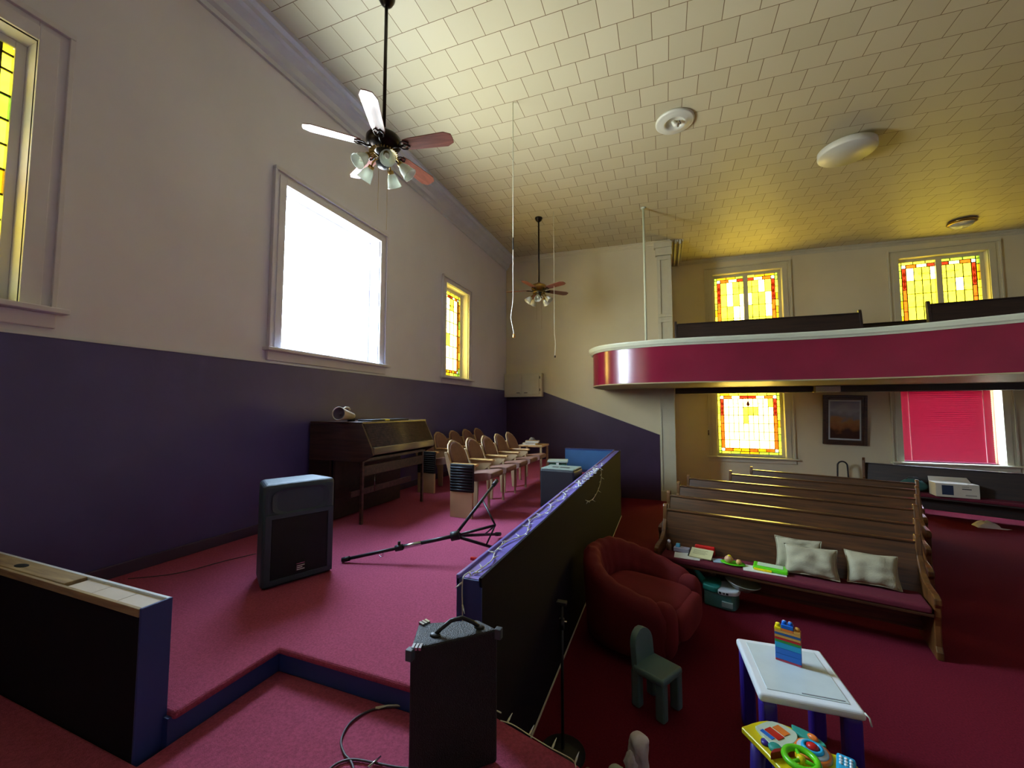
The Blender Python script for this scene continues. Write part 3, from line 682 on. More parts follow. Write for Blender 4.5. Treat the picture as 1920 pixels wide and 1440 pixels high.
# ------------------------------------------------------------------ pews
def pew(label, A, B, group, wood_b=PEWW, wood_e=PEWE, zt=.95, cushion=True, base=0.0, endL=True, endR=True, round_end=False, cat='pew'):
    """A, B: ends of the back's top edge seen from the front; the seat faces -y side"""
    A = Vector(A); B = Vector(B); d = B - A; L = math.hypot(d.x, d.y); ang = math.atan2(d.y, d.x)
    p = thing('pew', (A.x, A.y, base), ang, label, cat, group); H = zt - base
    # local: x along 0..L, -y towards viewer (front), backrest leans back (+y) at the top
    def ybk(z): return -.12 + .12 * (z - .40) / (H - .40)
    mb = MB(); n = 6; th = .026
    vs = []
    for i in range(n + 1):
        z = .34 + (H - .34) * i / n; vs += [(0, ybk(z), z), (L, ybk(z), z), (L, ybk(z) + th, z), (0, ybk(z) + th, z)]
    fs = []
    for i in range(n):
        for k in range(4):
            k2 = (k + 1) % 4; fs.append((i * 4 + k, i * 4 + k2, i * 4 + 4 + k2, i * 4 + 4 + k))
    fs += [(3, 2, 1, 0), tuple(4 * n + k for k in range(4))]
    mb.add(vs, fs, wood_b); mb.build('backrest', p)
    MB().box((-.005, -.016, H - .004), (L + .005, .045, H + .016), wood_b).build('top_rail', p, bevel=.006)
    MB().box((0, -.455, .33), (L, -.10, .355), wood_b).build('seat', p, bevel=.005)
    if cushion: MB().box((.01, -.462, .355), (L - .01, -.12, .41), CUSH).build('seat_cushion', p, bevel=.018, seg=3)
    MB().box((0, -.10, .08), (L, -.08, .33), wood_b).build('rear_rail', p)
    # ends
    prof = [(-.44, 0), (.03, 0), (.045, .06), (.02, .15), (.02, .38), (.05, H - .06), (.055, H + .045), (.045, H + .07), (.005, H + .07), (-.01, H + .045), (-.02, H - .02), (-.03, H - .10), (-.06, .66), (-.11, .57), (-.22, .52), (-.42, .505), (-.47, .485), (-.47, .44), (-.445, .41), (-.445, .34), (-.42, .26), (-.42, .10), (-.44, .06)]
    if round_end: prof = [(-.44, 0), (.05, 0), (.05, .6)] + [(-.03 + .085 * math.cos(a), H + .04 + .085 * math.sin(a)) for a in [PI * i / 8 for i in range(9)]] + [(-.14, .58), (-.42, .53), (-.45, .45)]
    for k, on in ((0, endL), (1, endR)):
        if not on: continue
        xx = -.045 if k == 0 else L
        M = Matrix(((0, 0, 1, xx), (1, 0, 0, 0), (0, 1, 0, 0), (0, 0, 0, 1)))
        MB().prism(prof, 0, .045, wood_e, M).build('pew_end', p, bevel=.008)
    return p
ROWS = [((-0.003, 5.197), (2.075, 4.742)), ((0.042, 6.03), (2.379, 5.426)), ((0.19, 6.823), (2.722, 6.21)), ((0.368, 7.603), (3.072, 6.943)), ((1.114, 8.369), (3.416, 7.706)), ((1.575, 9.093), (3.71, 8.357))]
RL = ['front wooden pew with red cushion, toys and pillows on its seat', 'second wooden pew, directly behind the front pew with the pillows', 'third wooden pew counted back from the one with the pillows',
      'fourth wooden pew back, the longest backrest in the block', 'fifth wooden pew back, starting right of the longest one', 'rearmost wooden pew of the block, nearest the stained glass window']
for i, (a, b_) in enumerate(ROWS):
    pew(RL[i], (a[0], a[1], 0), (b_[0], b_[1], 0), 'wooden pews in a fanned block', zt=.80)
# long bench under the red blind, against the far wall
pew('long dark pew against the far wall under the red blind', (3.92, 10.62, 0), (7.6, 8.95, 0), 'benches by the far wall', PEWDARK, PEWE, zt=.86, cushion=True, round_end=True)
# gallery benches
pew('dark bench on the balcony below the left gallery window', (.26, 8.50, 0), (3.20, 8.62, 0), 'benches on the balcony', PEWDARK, PEWDARK, zt=3.67, cushion=False, base=2.62, round_end=False)
pew('dark bench on the balcony, middle one with a rounded end', (3.50, 9.38, 0), (5.2, 9.30, 0), 'benches on the balcony', PEWDARK, PEWDARK, zt=3.60, cushion=False, base=2.62, round_end=True)
pew('dark bench on the balcony at the far right below the right gallery window', (4.13, 8.55, 0), (7.4, 8.35, 0), 'benches on the balcony', PEWDARK, PEWDARK, zt=3.72, cushion=False, base=2.62)

# ------------------------------------------------------------------ theatre seats on the platform
def shield(mb, wfn, z0, z1, th, bend, lean, mt, x_off=0, nz=12, ny=9, pad=0):
    """upright curved panel facing +x; wfn(t) half width at height fraction t"""
    def P(u, v, side):
        z = z0 + (z1 - z0) * v; y = (2 * u - 1) * wfn(v); x = x_off - lean * v + bend * (y / .24) ** 2 + side * th
        if side > 0: x += pad * (1 - (2 * u - 1) ** 2) * math.sin(PI * min(1, max(0, v)))
        return (x, y, z)
    a = [[P(i / (ny - 1), j / (nz - 1), 0) for j in range(nz)] for i in range(ny)]; b_ = [[P(i / (ny - 1), j / (nz - 1), 1) for j in range(nz)] for i in range(ny)]
    vs = [p for r in a for p in r] + [p for r in b_ for p in r]; o = ny * nz; fs = []
    for i in range(ny - 1):
        for j in range(nz - 1):
            q = i * nz + j; fs.append((q, q + 1, q + nz + 1, q + nz)); fs.append((o + q, o + q + nz, o + q + nz + 1, o + q + 1))
    rim = [i * nz for i in range(ny)] + [(ny - 1) * nz + j for j in range(1, nz)] + [i * nz + nz - 1 for i in range(ny - 2, -1, -1)] + [j for j in range(nz - 2, 0, -1)]
    for k in range(len(rim)):
        k2 = (k + 1) % len(rim); fs.append((rim[k], rim[k2], o + rim[k2], o + rim[k]))
    return mb.add(vs, fs, mt, None, True)
def wseat(t):
    if t < .55: return .205
    return max(.02, .205 * math.sqrt(max(0, 1 - ((t - .55) / .455) ** 2.4)))
def make_seat(label, group, end=False, loc=(0, 0, 0)):
    t = thing('theatre_seat', loc, 0, label, 'theatre seat', group)
    mb = MB(); shield(mb, wseat, .36, .84, .018, .05, .14, SEATTAN, x_off=-.04); mb.build('back_shell', t)
    mb = MB(); shield(mb, lambda v: wseat(v) * .90, .38, .82, .022, .05, .14, SEATPAD, x_off=-.022, pad=.025); mb.build('back_padding', t)
    mb = MB()
    def cs(u, v):
        a = 2 * PI * v; ex = .5
        cx = math.copysign(abs(math.cos(a)) ** ex, math.cos(a)); sz = math.copysign(abs(math.sin(a)) ** ex, math.sin(a))
        return (.235 + .205 * cx, -.18 + .36 * u, .44 + .045 * sz + .05 * (cx * .5))
    mb.grid(cs, 5, 25, SEATPAD); o_ = len(mb.v)
    mb.f.append([k for k in range(24)]); mb.mi.append(0); mb.sm.append(False); mb.f.append([4 * 25 + k for k in range(24)][::-1]); mb.mi.append(0); mb.sm.append(False)
    mb.build('seat_cushion', t)
    MB().box((.03, -.17, .355), (.42, .17, .385), SEATTAN, Matrix.Rotation(-.10, 4, 'Y') @ Matrix.Translation((0, 0, .03))).build('seat_pan', t, bevel=.01)
    for s_ in ((-1, 1) if end == 2 else (-1,)):
        y = s_ * .218
        MB().prism([(.02, .0), (.07, .0), (.08, .40), (.26, .54), (.26, .575), (-.06, .575), (-.04, .45)], y - .012, y + .012, SEATTAN, Matrix(((1, 0, 0, 0), (0, 0, 1, 0), (0, 1, 0, 0), (0, 0, 0, 1)))).build('side_standard', t, bevel=.004)
        MB().prism([(.0, .0), (.06, .0), (.035, .28), (-.01, .45), (-.05, .60), (-.10, .72), (-.135, .72), (-.10, .56), (-.06, .42), (-.02, .25)], y - .014, y + .014, SEATTAN, Matrix(((1, 0, 0, 0), (0, 0, 1, 0), (0, 1, 0, 0), (0, 0, 0, 1)))).build('curved_strip', t, bevel=.006)
        MB().box((.21, y - .01, .0), (.235, y + .01, .54), SEATTAN).build('front_leg', t)
        MB().box((-.04, y - .028, .575), (.29, y + .028, .60), ARMW).build('armrest', t, bevel=.009)
    if end:
        y = -.25
        MB().box((-.03, y - .02, 0), (.25, y + .01, .285), SEATTAN).build('end_panel_base', t, bevel=.004)
        e_ = MB().box((-.035, y - .02, .285), (.265, y + .01, .60), BLACKP).build('end_panel', t, bevel=.012)
        mb = MB()
        for k in range(9): mb.tube([(-.025, y - .024, .31 + .031 * k), (.25, y - .024, .31 + .031 * k)], .0085, BLACKP, 8)
        mb.build('ribs', e_)
    return t
R1 = [(-2.28, 4.34 + .465 * k) for k in range(5)]
L1 = ['front row tan seat nearest the camera with black ribbed end panel in full view', 'second seat of the front row, next to the one with the ribbed end panel', 'middle seat of the front row on the platform', 'fourth seat of the front row, one before its far end', 'farthest seat of the front row, beside the black box']
R2 = [(-3.40, 5.35), (-3.40, 5.84), (-3.40, 6.33), (-3.40, 6.82), (-3.40, 7.31)]
L2 = ['back row seat partly hidden behind the organ, dark end panel showing', 'second seat of the back row counted from the organ', 'middle seat of the back row along the left wall', 'fourth seat of the back row counted from the organ', 'farthest seat of the back row in the shade']
pe = make_seat(L1[0], 'front row of theatre seats', end=1, loc=(R1[0][0], R1[0][1], ZP))
pm = make_seat(L1[1], 'front row of theatre seats', end=0, loc=(R1[1][0], R1[1][1], ZP))
for i in (2, 3, 4):
    c = copy_tree(pm); c.location = (R1[i][0], R1[i][1], ZP); c['label'] = L1[i]
c = copy_tree(pe); c.location = (R2[0][0], R2[0][1], ZP); c['label'] = L2[0]; c['group'] = 'back row of theatre seats'
for i in (1, 2, 3, 4):
    c = copy_tree(pm); c.location = (R2[i][0], R2[i][1], ZP); c['label'] = L2[i]; c['group'] = 'back row of theatre seats'
# clutter past the end of the front row
tb = thing('side_table', (-2.18, 6.78, ZP), 0, 'small tan table past the far end of the front seat row', 'table')
MB().box((-.22, -.22, .57), (.22, .22, .60), ARMW).build('tabletop', tb, bevel=.006)
for a_ in (-1, 1):
    for b_ in (-1, 1): MB().box((a_ * .19 - .015, b_ * .19 - .015, 0), (a_ * .19 + .015, b_ * .19 + .015, .57), SEATTAN).build('leg', tb)
for k, (dx, dz, lab) in enumerate(((-.05, 0, 'lower closed book on the small tan table beyond the seats'), (-.01, .035, 'upper closed book on the small tan table beyond the seats'))):
    b_ = thing('book', (-2.18 + dx, 6.74, ZP + .60 + dz), .2 * k, lab, 'book')
    MB().box((-.12, -.085, 0), (.12, .085, .004), SEATTAN).box((-.12, -.085, .028), (.12, .085, .032), SEATTAN).box((-.12, .081, .004), (.12, .085, .028), SEATTAN).build('cover', b_)
    MB().box((-.115, -.08, .004), (.115, .08, .028), PAPER).build('pages', b_)
tag(MB().ball((-2.25, 6.90, ZP + .655), (.06, .055, .055), mat('grey_fabric', '605c58', .9), nz=.3).build('cloth_bundle'), 'dark rounded bundle on the small tan table past the seats', 'bundle')
# ------------------------------------------------------------------ black box behind the rail and things by it
bx = thing('speaker_box', (-1.20, 4.86, ZP), -.10, 'tall black box with slotted grey top behind the half wall', 'speaker box')
MB().box((-.23, -.15, 0), (.20, .20, .49), BLACKP).build('cabinet', bx, bevel=.02, seg=3)
MB().box((-.22, -.14, .49), (.19, .19, .505), mat('grey_green_plastic', '7c8a80', .45)).build('top_plate', bx, bevel=.004)
for a_, b__ in ((-.12, -.04), (-.02, .10)): MB().box((a_, -.03, .505), (b__, .02, .5065), BLACK).build('slot', bx)
bn = thing('storage_bin', (-1.62, 6.3, ZP), .2, 'translucent green bin with pale lid behind the tall black box', 'bin')
MB().prism([(-.14, -.12), (.14, -.12), (.14, .12), (-.14, .12)], 0, .38, mat('dim_green_plastic', '3c6c58', .5)).build('tub', bn, bevel=.015)
MB().box((-.16, -.14, .38), (.16, .14, .41), mat('pale_lid', 'a8b4a4', .5)).build('lid', bn, bevel=.008)
MB().box((-.02, -.145, .02), (.02, -.12, .38), PAPER).build('white_strip', bn)
# ------------------------------------------------------------------ organ
og = thing('electric_organ', (-3.02, 3.42, ZP), 0, 'dark wooden organ with a ribbed roll-top lid against the left wall', 'organ')
D0 = -.72; LN = 1.22
MP = Matrix(((1, 0, 0, 0), (0, 0, 1, 0), (0, 1, 0, 0), (0, 0, 0, 1)))     # xz profile extruded along y
side = [(D0, .66), (.02, .66), (.16, .735), (.14, .80), (0, 1.06), (D0, 1.06)]
for y_ in (0, LN - .025): MB().prism(side, y_, y_ + .025, ORGW, MP).build('side_panel', og, bevel=.003)
MB().box((D0, .025, .66), (.02, LN - .025, .69), ORGW).build('bottom_panel', og)
MB().box((D0, .0, 1.06), (.01, LN, 1.082), ORGW).build('top_panel', og, bevel=.004)
MB().box((D0, .025, .69), (D0 + .02, LN - .025, 1.06), ORGW).build('back_panel', og)
mb = MB(); p0 = Vector((.0, 0, 1.058)); p1 = Vector((.125, 0, .815)); NR = 22
for k in range(NR):
    a_ = p0.lerp(p1, k / NR); b__ = p0.lerp(p1, (k + .8) / NR); mb.tube([((a_.x + b__.x) / 2, .025, (a_.z + b__.z) / 2), ((a_.x + b__.x) / 2, LN - .025, (a_.z + b__.z) / 2)], .0068, ORGW, 6)
mb.add([(-.006, .025, 1.056), (.119, .025, .812), (.119, LN - .025, .812), (-.006, LN - .025, 1.056)], [(0, 1, 2, 3)], ORGW)
mb.build('roll_lid', og)
MB().box((.09, .025, .735), (.155, LN - .025, .815), wood('organ_rail_wood', '5c5040', '7a6c54', .3, 'Y', 2, 12, .3)).build('lid_rail', og, bevel=.01)
for y_ in (.03, LN - .06): MB().box((-.03, y_, 0), (.0, y_ + .03, .66), ORGW).build('leg', og, bevel=.003)
for y_ in (.0, LN - .03): MB().box((D0, y_, 0), (D0 + .30, y_ + .03, .66), PEWDARK).build('pedestal', og, bevel=.003)
MB().box((-.03, .06, .50), (.0, LN - .06, .61), ORGW).build('apron', og, bevel=.004)
MB().box((-.20, .06, .26), (-.17, LN - .06, .33), ORGW).build('stretcher', og, bevel=.004)
MB().box((-.40, .03, .02), (-.37, LN - .03, .66), PEWDARK).build('knee_panel', og)
MB().tube([(-.06, .30, .30), (-.06, .30, .50)], .004, STEEL, 6).build('pedal_rod', og)
mf = thing('music_folder', (-3.13, 3.98, ZP + 1.084), .0, 'flat black folder with a yellow sticker lying on the organ', 'folder')
MB().box((-.10, -.38, 0), (.10, .30, .018), BLACKP).build('cover', mf, bevel=.004)
MB().box((.098, -.16, .003), (.102, -.08, .016), YEL).box((.03, -.16, .018), (.101, -.08, .019), YEL).build('sticker', mf)
mg = thing('megaphone', (-3.36, 3.50, ZP + 1.082), 0, 'cream tubular megaphone with a pistol handle lying on the organ', 'megaphone')
MM = Matrix.Translation((0, 0, .072)) @ Matrix.Rotation(math.radians(82), 4, 'X') @ Matrix.Rotation(.0, 4, 'Y')
MM = Matrix.Translation((.06, -.02, .075)) @ Vector((.25, -1, .12)).to_track_quat('Z', 'Y').to_matrix().to_4x4()
MB().lathe([(0, -.16), (.035, -.16), (.04, -.12), (.05, -.04), (.06, .05), (.072, .12), (.074, .135), (.066, .135), (.055, .09), (.0, .06)], CREAMPL, MM).build('horn', mg)
MB().lathe([(.064, .128), (.05, .10), (.02, .09), (0, .11)], mat('mauve_grey', '5c5468', .5), MM).build('mouth', mg)
MB().tube([(.075, -.10, .125), (.07, -.03, .155), (.03, .06, .15), (.02, .09, .13)], .011, CREAMPL, 8).build('handle', mg)
MB().box((-.02, .09, .0), (.05, .15, .07), BLACKP).build('battery_case', mg, bevel=.01)
# ------------------------------------------------------------------ loudspeaker leaning on the platform
a_ = Vector((-2.558, 1.972, 0)); b__ = Vector((-2.371, 2.421, 0)); ang = math.atan2(b__.y - a_.y, b__.x - a_.x)
sp = thing('loudspeaker', (a_.x, a_.y, ZP), ang, 'large slate loudspeaker cabinet with dark grille standing on the platform', 'loudspeaker')
WS = .486; HS = .70
mb = MB()   # local x along width, -y = front
MB().prism([(0, 0), (WS, 0), (WS - .05, .30), (.05, .30)], 0, HS, SPKBODY).build('cabinet', sp, bevel=.03, seg=4)
MB().box((.055, -.010, .055), (WS - .055, .004, .46), GRILLE).build('grille', sp, bevel=.004)
mb = MB()   # flared horn recess ring
def horn(u, v):
    t_ = 2 * PI * u; q = 4; cx = math.copysign(abs(math.cos(t_)) ** (2 / q), math.cos(t_)); sz = math.copysign(abs(math.sin(t_)) ** (2 / q), math.sin(t_))
    r_ = 1 - .75 * v; return (WS / 2 + .19 * cx * r_, -.012 + .05 * v, .575 + .088 * sz * (1 - .6 * v))
mb.grid(horn, 32, 5, SPKBODY, closed_u=True); mb.build('horn_flare', sp)
MB().box((.015, -.012, .46), (WS - .015, .0, .492), SPKBODY).box((.015, -.012, .03), (.055, .0, .47), SPKBODY).box((WS - .055, -.012, .03), (WS - .015, .0, .47), SPKBODY).box((.015, -.012, .02), (WS - .015, .0, .055), SPKBODY).build('bezel', sp, bevel=.004)
bd = MB().box((WS / 2 - .03, -.016, .075), (WS / 2 + .035, -.010, .135), BLACKP).build('badge', sp)
mb = MB()
for k in range(3): mb.box((WS / 2 - .022, -.018, .083 + .013 * k), (WS / 2 + (.03 if k != 1 else .015), -.0155, .089 + .013 * k), WHITEP)
mb.box((WS / 2 - .025, -.018, .125), (WS / 2 + .03, -.0155, .130), STEEL); mb.build('badge_mark', bd)
# ------------------------------------------------------------------ fallen tripod stand
stn = thing('tripod_stand', (0, 0, 0), 0, 'black and silver tripod stand lying on the platform carpet', 'tripod stand')
hub = Vector((-1.60, 2.90, .985)); tip = Vector((-2.43, 2.57, ZP + .02))
ax = (hub - tip).normalized()
MB().tube([tip, tip + ax * .55], .013, BLACKP, 12).build('lower_pole', stn)
MB().tube([tip + ax * .47, tip + ax * .64], .017, STEEL, 12).build('silver_collar', stn)
MB().tube([tip + ax * .43, tip + ax * .49], .024, BLACKP, 10).tube([tip + ax * .46, tip + ax * .46 + Vector((0, 0, .05))], .011, BLACKP, 8).build('locking_knob', stn)
MB().tube([tip + ax * .62, hub + ax * .05], .015, BLACKP, 12).build('upper_pole', stn)
MB().tube([tip + Vector((0, 0, 0)), tip + ax * .06], .019, BLACKP, 10).build('pole_cap', stn)
MB().tube([hub - ax * .03, hub + ax * .04], .036, BLACKP, 12).ball(hub, .036, BLACKP).build('hub', stn)
ctr = hub + ax * .30 + Vector((0, .08, .0))
feet = [onz(932, 901, 1.42), Vector((-1.50, 3.60, ZP + .03)), Vector((-1.30, 3.22, ZP + .02))]
d0 = ray(932, 901).normalized(); feet[0] = CP + d0 * ((hub - CP).length * 1.10)
for k, ft in enumerate(feet):
    lg = MB().tube([hub, ft], .013, BLACKP, 10).build('leg', stn)
    dd = (ft - hub).normalized(); MB().tube([ft - dd * .07, ft], .019, BLACKP, 10).build('rubber_foot', lg)
    MB().tube([ctr, hub.lerp(ft, .62)], .008, BLACKP if k else BLACKP, 6).build('brace', stn)
MB().tube([hub, ctr], .011, BLACKP, 8).build('centre_tube', stn)
hk = tip + ax * .33
MB().tube([hk, hk + Vector((0, 0, -.04)), hk + Vector((-.02, 0, -.05)), hk + Vector((-.035, 0, -.035))], .003, STEEL, 5).build('hook', stn)
# ------------------------------------------------------------------ red twist of ribbon on the platform beside the rail
rb = thing('red_clip', (-1.16, 2.17, ZP), 0, 'small bright red plastic clip on the platform carpet beside the rail', 'clip')
pr_ = onz(890, 1050, ZP); rb.location = (pr_.x, pr_.y, ZP)
MB().box((-.035, -.012, 0), (.035, .012, .02), REDP).tube([(.03, 0, .012), (.06, 0, .022), (.075, -.02, .012), (.06, -.03, .01)], .005, REDP, 6).build('body', rb, bevel=.004)
# ------------------------------------------------------------------ amplifier on the step
am = thing('guitar_amplifier', (-.627, 1.46, ZI), 0, 'black guitar amplifier box with carry handle on the step beside the rail', 'amplifier')
A_ = onz(778, 1217, 1.152); B_ = onz(794, 1163, 1.152); C_ = onz(925, 1160, 1.152); D_ = onz(939, 1178, 1.152)
pol = [(p.x + .627, p.y - 1.46) for p in (A_, B_, C_, D_)]
pol = [(-.235, -.215), (-.31, -.05), (-.10, .06), (.005, .02)]
MB().prism(pol, 0, .49, TOLEX).build('cabinet', am, bevel=.012, seg=3)
mb = MB()
h0 = Vector((-.20, -.105, .492)); h1 = Vector((-.07, .005, .492))
mb.tube([h0, h0.lerp(h1, .12) + Vector((0, 0, .018)), h0.lerp(h1, .35) + Vector((0, 0, .042)), h0.lerp(h1, .6) + Vector((0, 0, .046)), h0.lerp(h1, .85) + Vector((0, 0, .022)), h1], .008, BLACKP, 8)
mb.build('handle', am)
for h_ in (h0, h1): MB().ball(h_, (.022, .016, .008), BLACKP).build('handle_mount', am)
for c_, r_ in (((-.232, -.200), .3), ((-.298, -.052), 1.2)):
    mb = MB()
    for k in range(3): mb.box((-.018 + .013 * k, -.014, .486), (-.009 + .013 * k, .014, .496), STEEL, Matrix.Translation((c_[0] + .012, c_[1] + .008, 0)) @ Matrix.Rotation(r_, 4, 'Z'))
    mb.build('corner_guard', am)
for c_ in ((-.235, -.215), (.005, .02)): MB().box((-.012, -.012, .455), (.014, .014, .494), mat('corner_plastic', '3c4650', .4), Matrix.Translation((c_[0], c_[1], 0))).build('corner_cap', am, bevel=.003)
# cables on the step
cbl = thing('audio_cable', (0, 0, 0), 0, 'grey cable with metal plug coiled on the lower carpeted step', 'cable')
def flo(pts, z): return [onz(x, y, z) for x, y in pts]
def smooth3(P, q=5):
    P = [Vector(p) for p in P]; out = []
    for i in range(len(P) - 1):
        p0 = P[max(i - 1, 0)]; p1 = P[i]; p2 = P[i + 1]; p3 = P[min(i + 2, len(P) - 1)]
        for k in range(q):
            t_ = k / q; out.append(.5 * ((2 * p1) + (-p0 + p2) * t_ + (2 * p0 - 5 * p1 + 4 * p2 - p3) * t_ ** 2 + (-p0 + 3 * p1 - 3 * p2 + p3) * t_ ** 3))
    return out + [P[-1]]
MB().tube(smooth3(flo([(752, 1324), (700, 1330), (660, 1352), (640, 1385), (645, 1412), (658, 1428), (662, 1450), (640, 1480)], ZI + .006)), .0045, CORDG, 6).build('wire', cbl)
MB().tube(smooth3(flo([(600, 1462), (628, 1434), (660, 1424), (700, 1430), (740, 1438), (768, 1441)], ZI + .007)), .0045, CORDG, 6).build('wire', cbl)
MB().tube(flo([(752, 1323), (728, 1324), (704, 1328)], ZI + .007), .006, PAPER, 8).build('white_sleeve', cbl)
MB().tube(flo([(690, 1440), (714, 1418)], ZI + .015), [.006, .003], STEEL, 8).build('jack_plug', cbl)
wc = tag(MB().tube(smooth3(flo([(240, 1085), (330, 1075), (420, 1052), (480, 1038)], ZP + .004)), .003, CORDG, 5).build('floor_wire'), 'thin dark wire on the platform carpet along the left wall', 'wire')
# ------------------------------------------------------------------ string lights
def lights(name, label, path, bulbs, side_dir, mt=CORDW, r=.003):
    t = thing(name, (0, 0, 0), 0, label, 'string lights', 'white string lights')
    P = smooth3(path, 8); MB().tube(P, r, mt, 5).build('wire', t)
    proto_ = None
    for k in range(bulbs):
        p = P[int((k + .5) / bulbs * (len(P) - 1))]; a = side_dir(k)
        if proto_ is None:
            proto_ = MB().tube([(0, 0, 0), (0, 0, .018)], .0042, mt, 6).tube([(0, 0, .018), (0, 0, .042)], [.0040, .0012], mat('clear_bulb', 'e8f0f4', .1), 6).build('bulb', t); o = proto_
        else:
            o = proto_.copy(); COL.objects.link(o); o.parent = t
        o.location = p; o.rotation_euler = Vector(a).to_track_quat('Z', 'Y').to_euler()
    return t
zt = 1.218
path = []
for k in range(26):
    y = 1.76 + k * .165; path.append((-.87 + .028 * math.sin(k * 1.9) + .008 * math.sin(k * 5.1), y, zt + .004 * (k % 2)))
lights('string_lights', 'string of tiny white lights lying along the half wall top', path, 64, lambda k: (math.cos(k * 2.4) * 1.0, math.sin(k * 2.4) * .9 + .2, .18))
path = [(-.83 + .02 * math.sin(k * 2.2), 4.0 + .10 * k + .02 * math.cos(k * 3), zt + .01 + .006 * (k % 3)) for k in range(14)] + [(-.80, 5.35, zt), (-.79, 5.3, 1.12), (-.79, 5.1, 1.02), (-.79, 4.75, .98), (-.79, 4.45, 1.0), (-.79, 4.2, 1.06)]
lights('string_lights', 'far tangle of white string lights drooping over the side of the half wall', path, 46, lambda k: (math.cos(k * 2.1), math.sin(k * 2.1) * .8, .3 if k < 30 else -.6))
path = [(-.885, 1.80, zt), (-.895, 1.72, zt + .004), (-.90, 1.708, 1.18), (-.898, 1.708, 1.08), (-.895, 1.708, .98), (-.888, 1.706, .90), (-.88, 1.705, .72), (-.70, 1.70, .672)]
lights('string_lights', 'end of the light string hanging down the blue end of the half wall', path, 6, lambda k: (-.6 if k % 2 else .5, -.5, -.5))
path = [Vector(p) + Vector((0, 0, .002)) for p in flo([(938, 1352), (962, 1360), (997, 1382), (1030, 1402), (1072, 1425), (1080, 1440)], ZI + .006)]
lights('string_lights', 'string of white lights trailing along the edge of the lower step', path, 4, lambda k: (.2, .9, .35), r=.0022)
# ------------------------------------------------------------------ dark microphone stand beside the rail
ms = thing('microphone_stand', (-.60, 2.40, 0), 0, 'thin black microphone stand in the shadow beside the half wall', 'microphone stand')
MB().lathe([(0, 0), (.13, 0), (.13, .012), (.03, .03), (0, .03)], BLACKP).build('base', ms)
MB().tube([(0, 0, .02), (0, 0, .84)], .009, BLACKP, 8).build('pole', ms)
MB().tube([(0, 0, .70), (0, 0, .76)], .016, BLACKP, 8).tube([(0, 0, .745), (.03, 0, .745)], .005, CHROME, 6).build('clutch', ms)
MB().box((-.03, -.02, .84), (.03, .02, .86), BLACKP).build('clip', ms, bevel=.004)
# ------------------------------------------------------------------ floor vent
fv = thing('floor_vent', (-.32, 5.80, 0), -.1, 'dark metal floor vent in the carpet behind the armchair', 'floor vent')
MB().box((-.14, -.13, 0), (.14, .13, .006), mat('vent_metal', '1c1a18', .5, .5)).build('frame', fv)
mb = MB()
for k in range(9): mb.box((-.12, -.11 + .025 * k, .006), (.12, -.10 + .025 * k, .009), BLACKP)
mb.build('louvre', fv)
# ------------------------------------------------------------------ red armchair
ac = thing('armchair', (-.26, 3.84, 0), math.radians(-18), 'tub-shaped dark red velvet armchair with channelled back beside the half wall', 'armchair')
def tub(mb, mt, inner=False):
    NA = 61; NV = 17
    def P(u, v):
        t_ = (u * 2 - 1); a = t_ * math.radians(125)            # 0 = back centre (local -x)
        k = abs(t_); h = .68 - .24 * max(0, (k - .25) / .75) ** 1.0 if k > .25 else .68
        if k > .93: h -= .05 * ((k - .93) / .07) ** 2
        ch = .012 * abs(math.sin(t_ * 22)) ; rr = .34 + .03 * k
        f_ = v                                                   # 0 outer bottom ->1 inner bottom
        if f_ < .4: q = f_ / .4; r_ = rr + .10 + .03 * q; z = .08 + (h - .10) * q
        elif f_ < .65:
            q = (f_ - .4) / .25; an = PI * q; r_ = rr + .055 + .075 * math.cos(an); z = h - .02 + .07 * math.sin(an)
        else: q = (f_ - .65) / .35; r_ = rr - .02 - ch * math.sin(PI * q) - .035 * math.sin(PI * q); z = h - .02 - (h - .36) * q
        z += ch * (1 if .4 < f_ < .65 else 0)
        x = -math.cos(a) * r_; y = math.sin(a) * r_ * 1.05
        if k > .72: x += (k - .72) * .35
        return (x, y, z)
    return mb.grid(P, NA, NV, mt)
mb = tub(MB(), VELVET); o = mb.build('back_and_arms', ac); md_ = o.modifiers.new('thick', 'SOLIDIFY'); md_.thickness = .03; md_.offset = -1
def blob(cx, cy, cz, rx, ry, rz, e_=.45, mt=VELVET, M=None, nu=28, nv=17):
    def P(u, v):
        a = 2 * PI * u; b = PI * (v - .5)
        f = lambda x, q: math.copysign(abs(x) ** q, x)
        return (cx + rx * f(math.cos(b), e_) * f(math.cos(a), e_), cy + ry * f(math.cos(b), e_) * f(math.sin(a), e_), cz + rz * f(math.sin(b), e_))
    return MB().grid(P, nu, nv, mt, M, closed_u=True)
blob(.06, 0, .36, .37, .28, .10).build('seat_cushion', ac)
blob(.40, 0, .30, .09, .29, .13, .6).build('front_roll', ac)
blob(.02, 0, .18, .36, .34, .13, .35, mat('dark_velvet', '5a0c14', .9, sheen=.4)).build('base', ac)
for a__ in (-1, 1):
    blob(.34, a__ * .345, .30, .10, .08, .20, .7).build('arm_front', ac)
    for b_ in (-.25, .30): MB().tube([(b_, a__ * .24, 0), (b_, a__ * .24, .08)], .02, PEWDARK, 8).build('foot', ac)
# ------------------------------------------------------------------ toddler chair
tc_ = thing('toddler_chair', (-.10, 2.99, 0), math.radians(-30), 'grey-green moulded plastic toddler chair on the dark carpet', 'toddler chair')
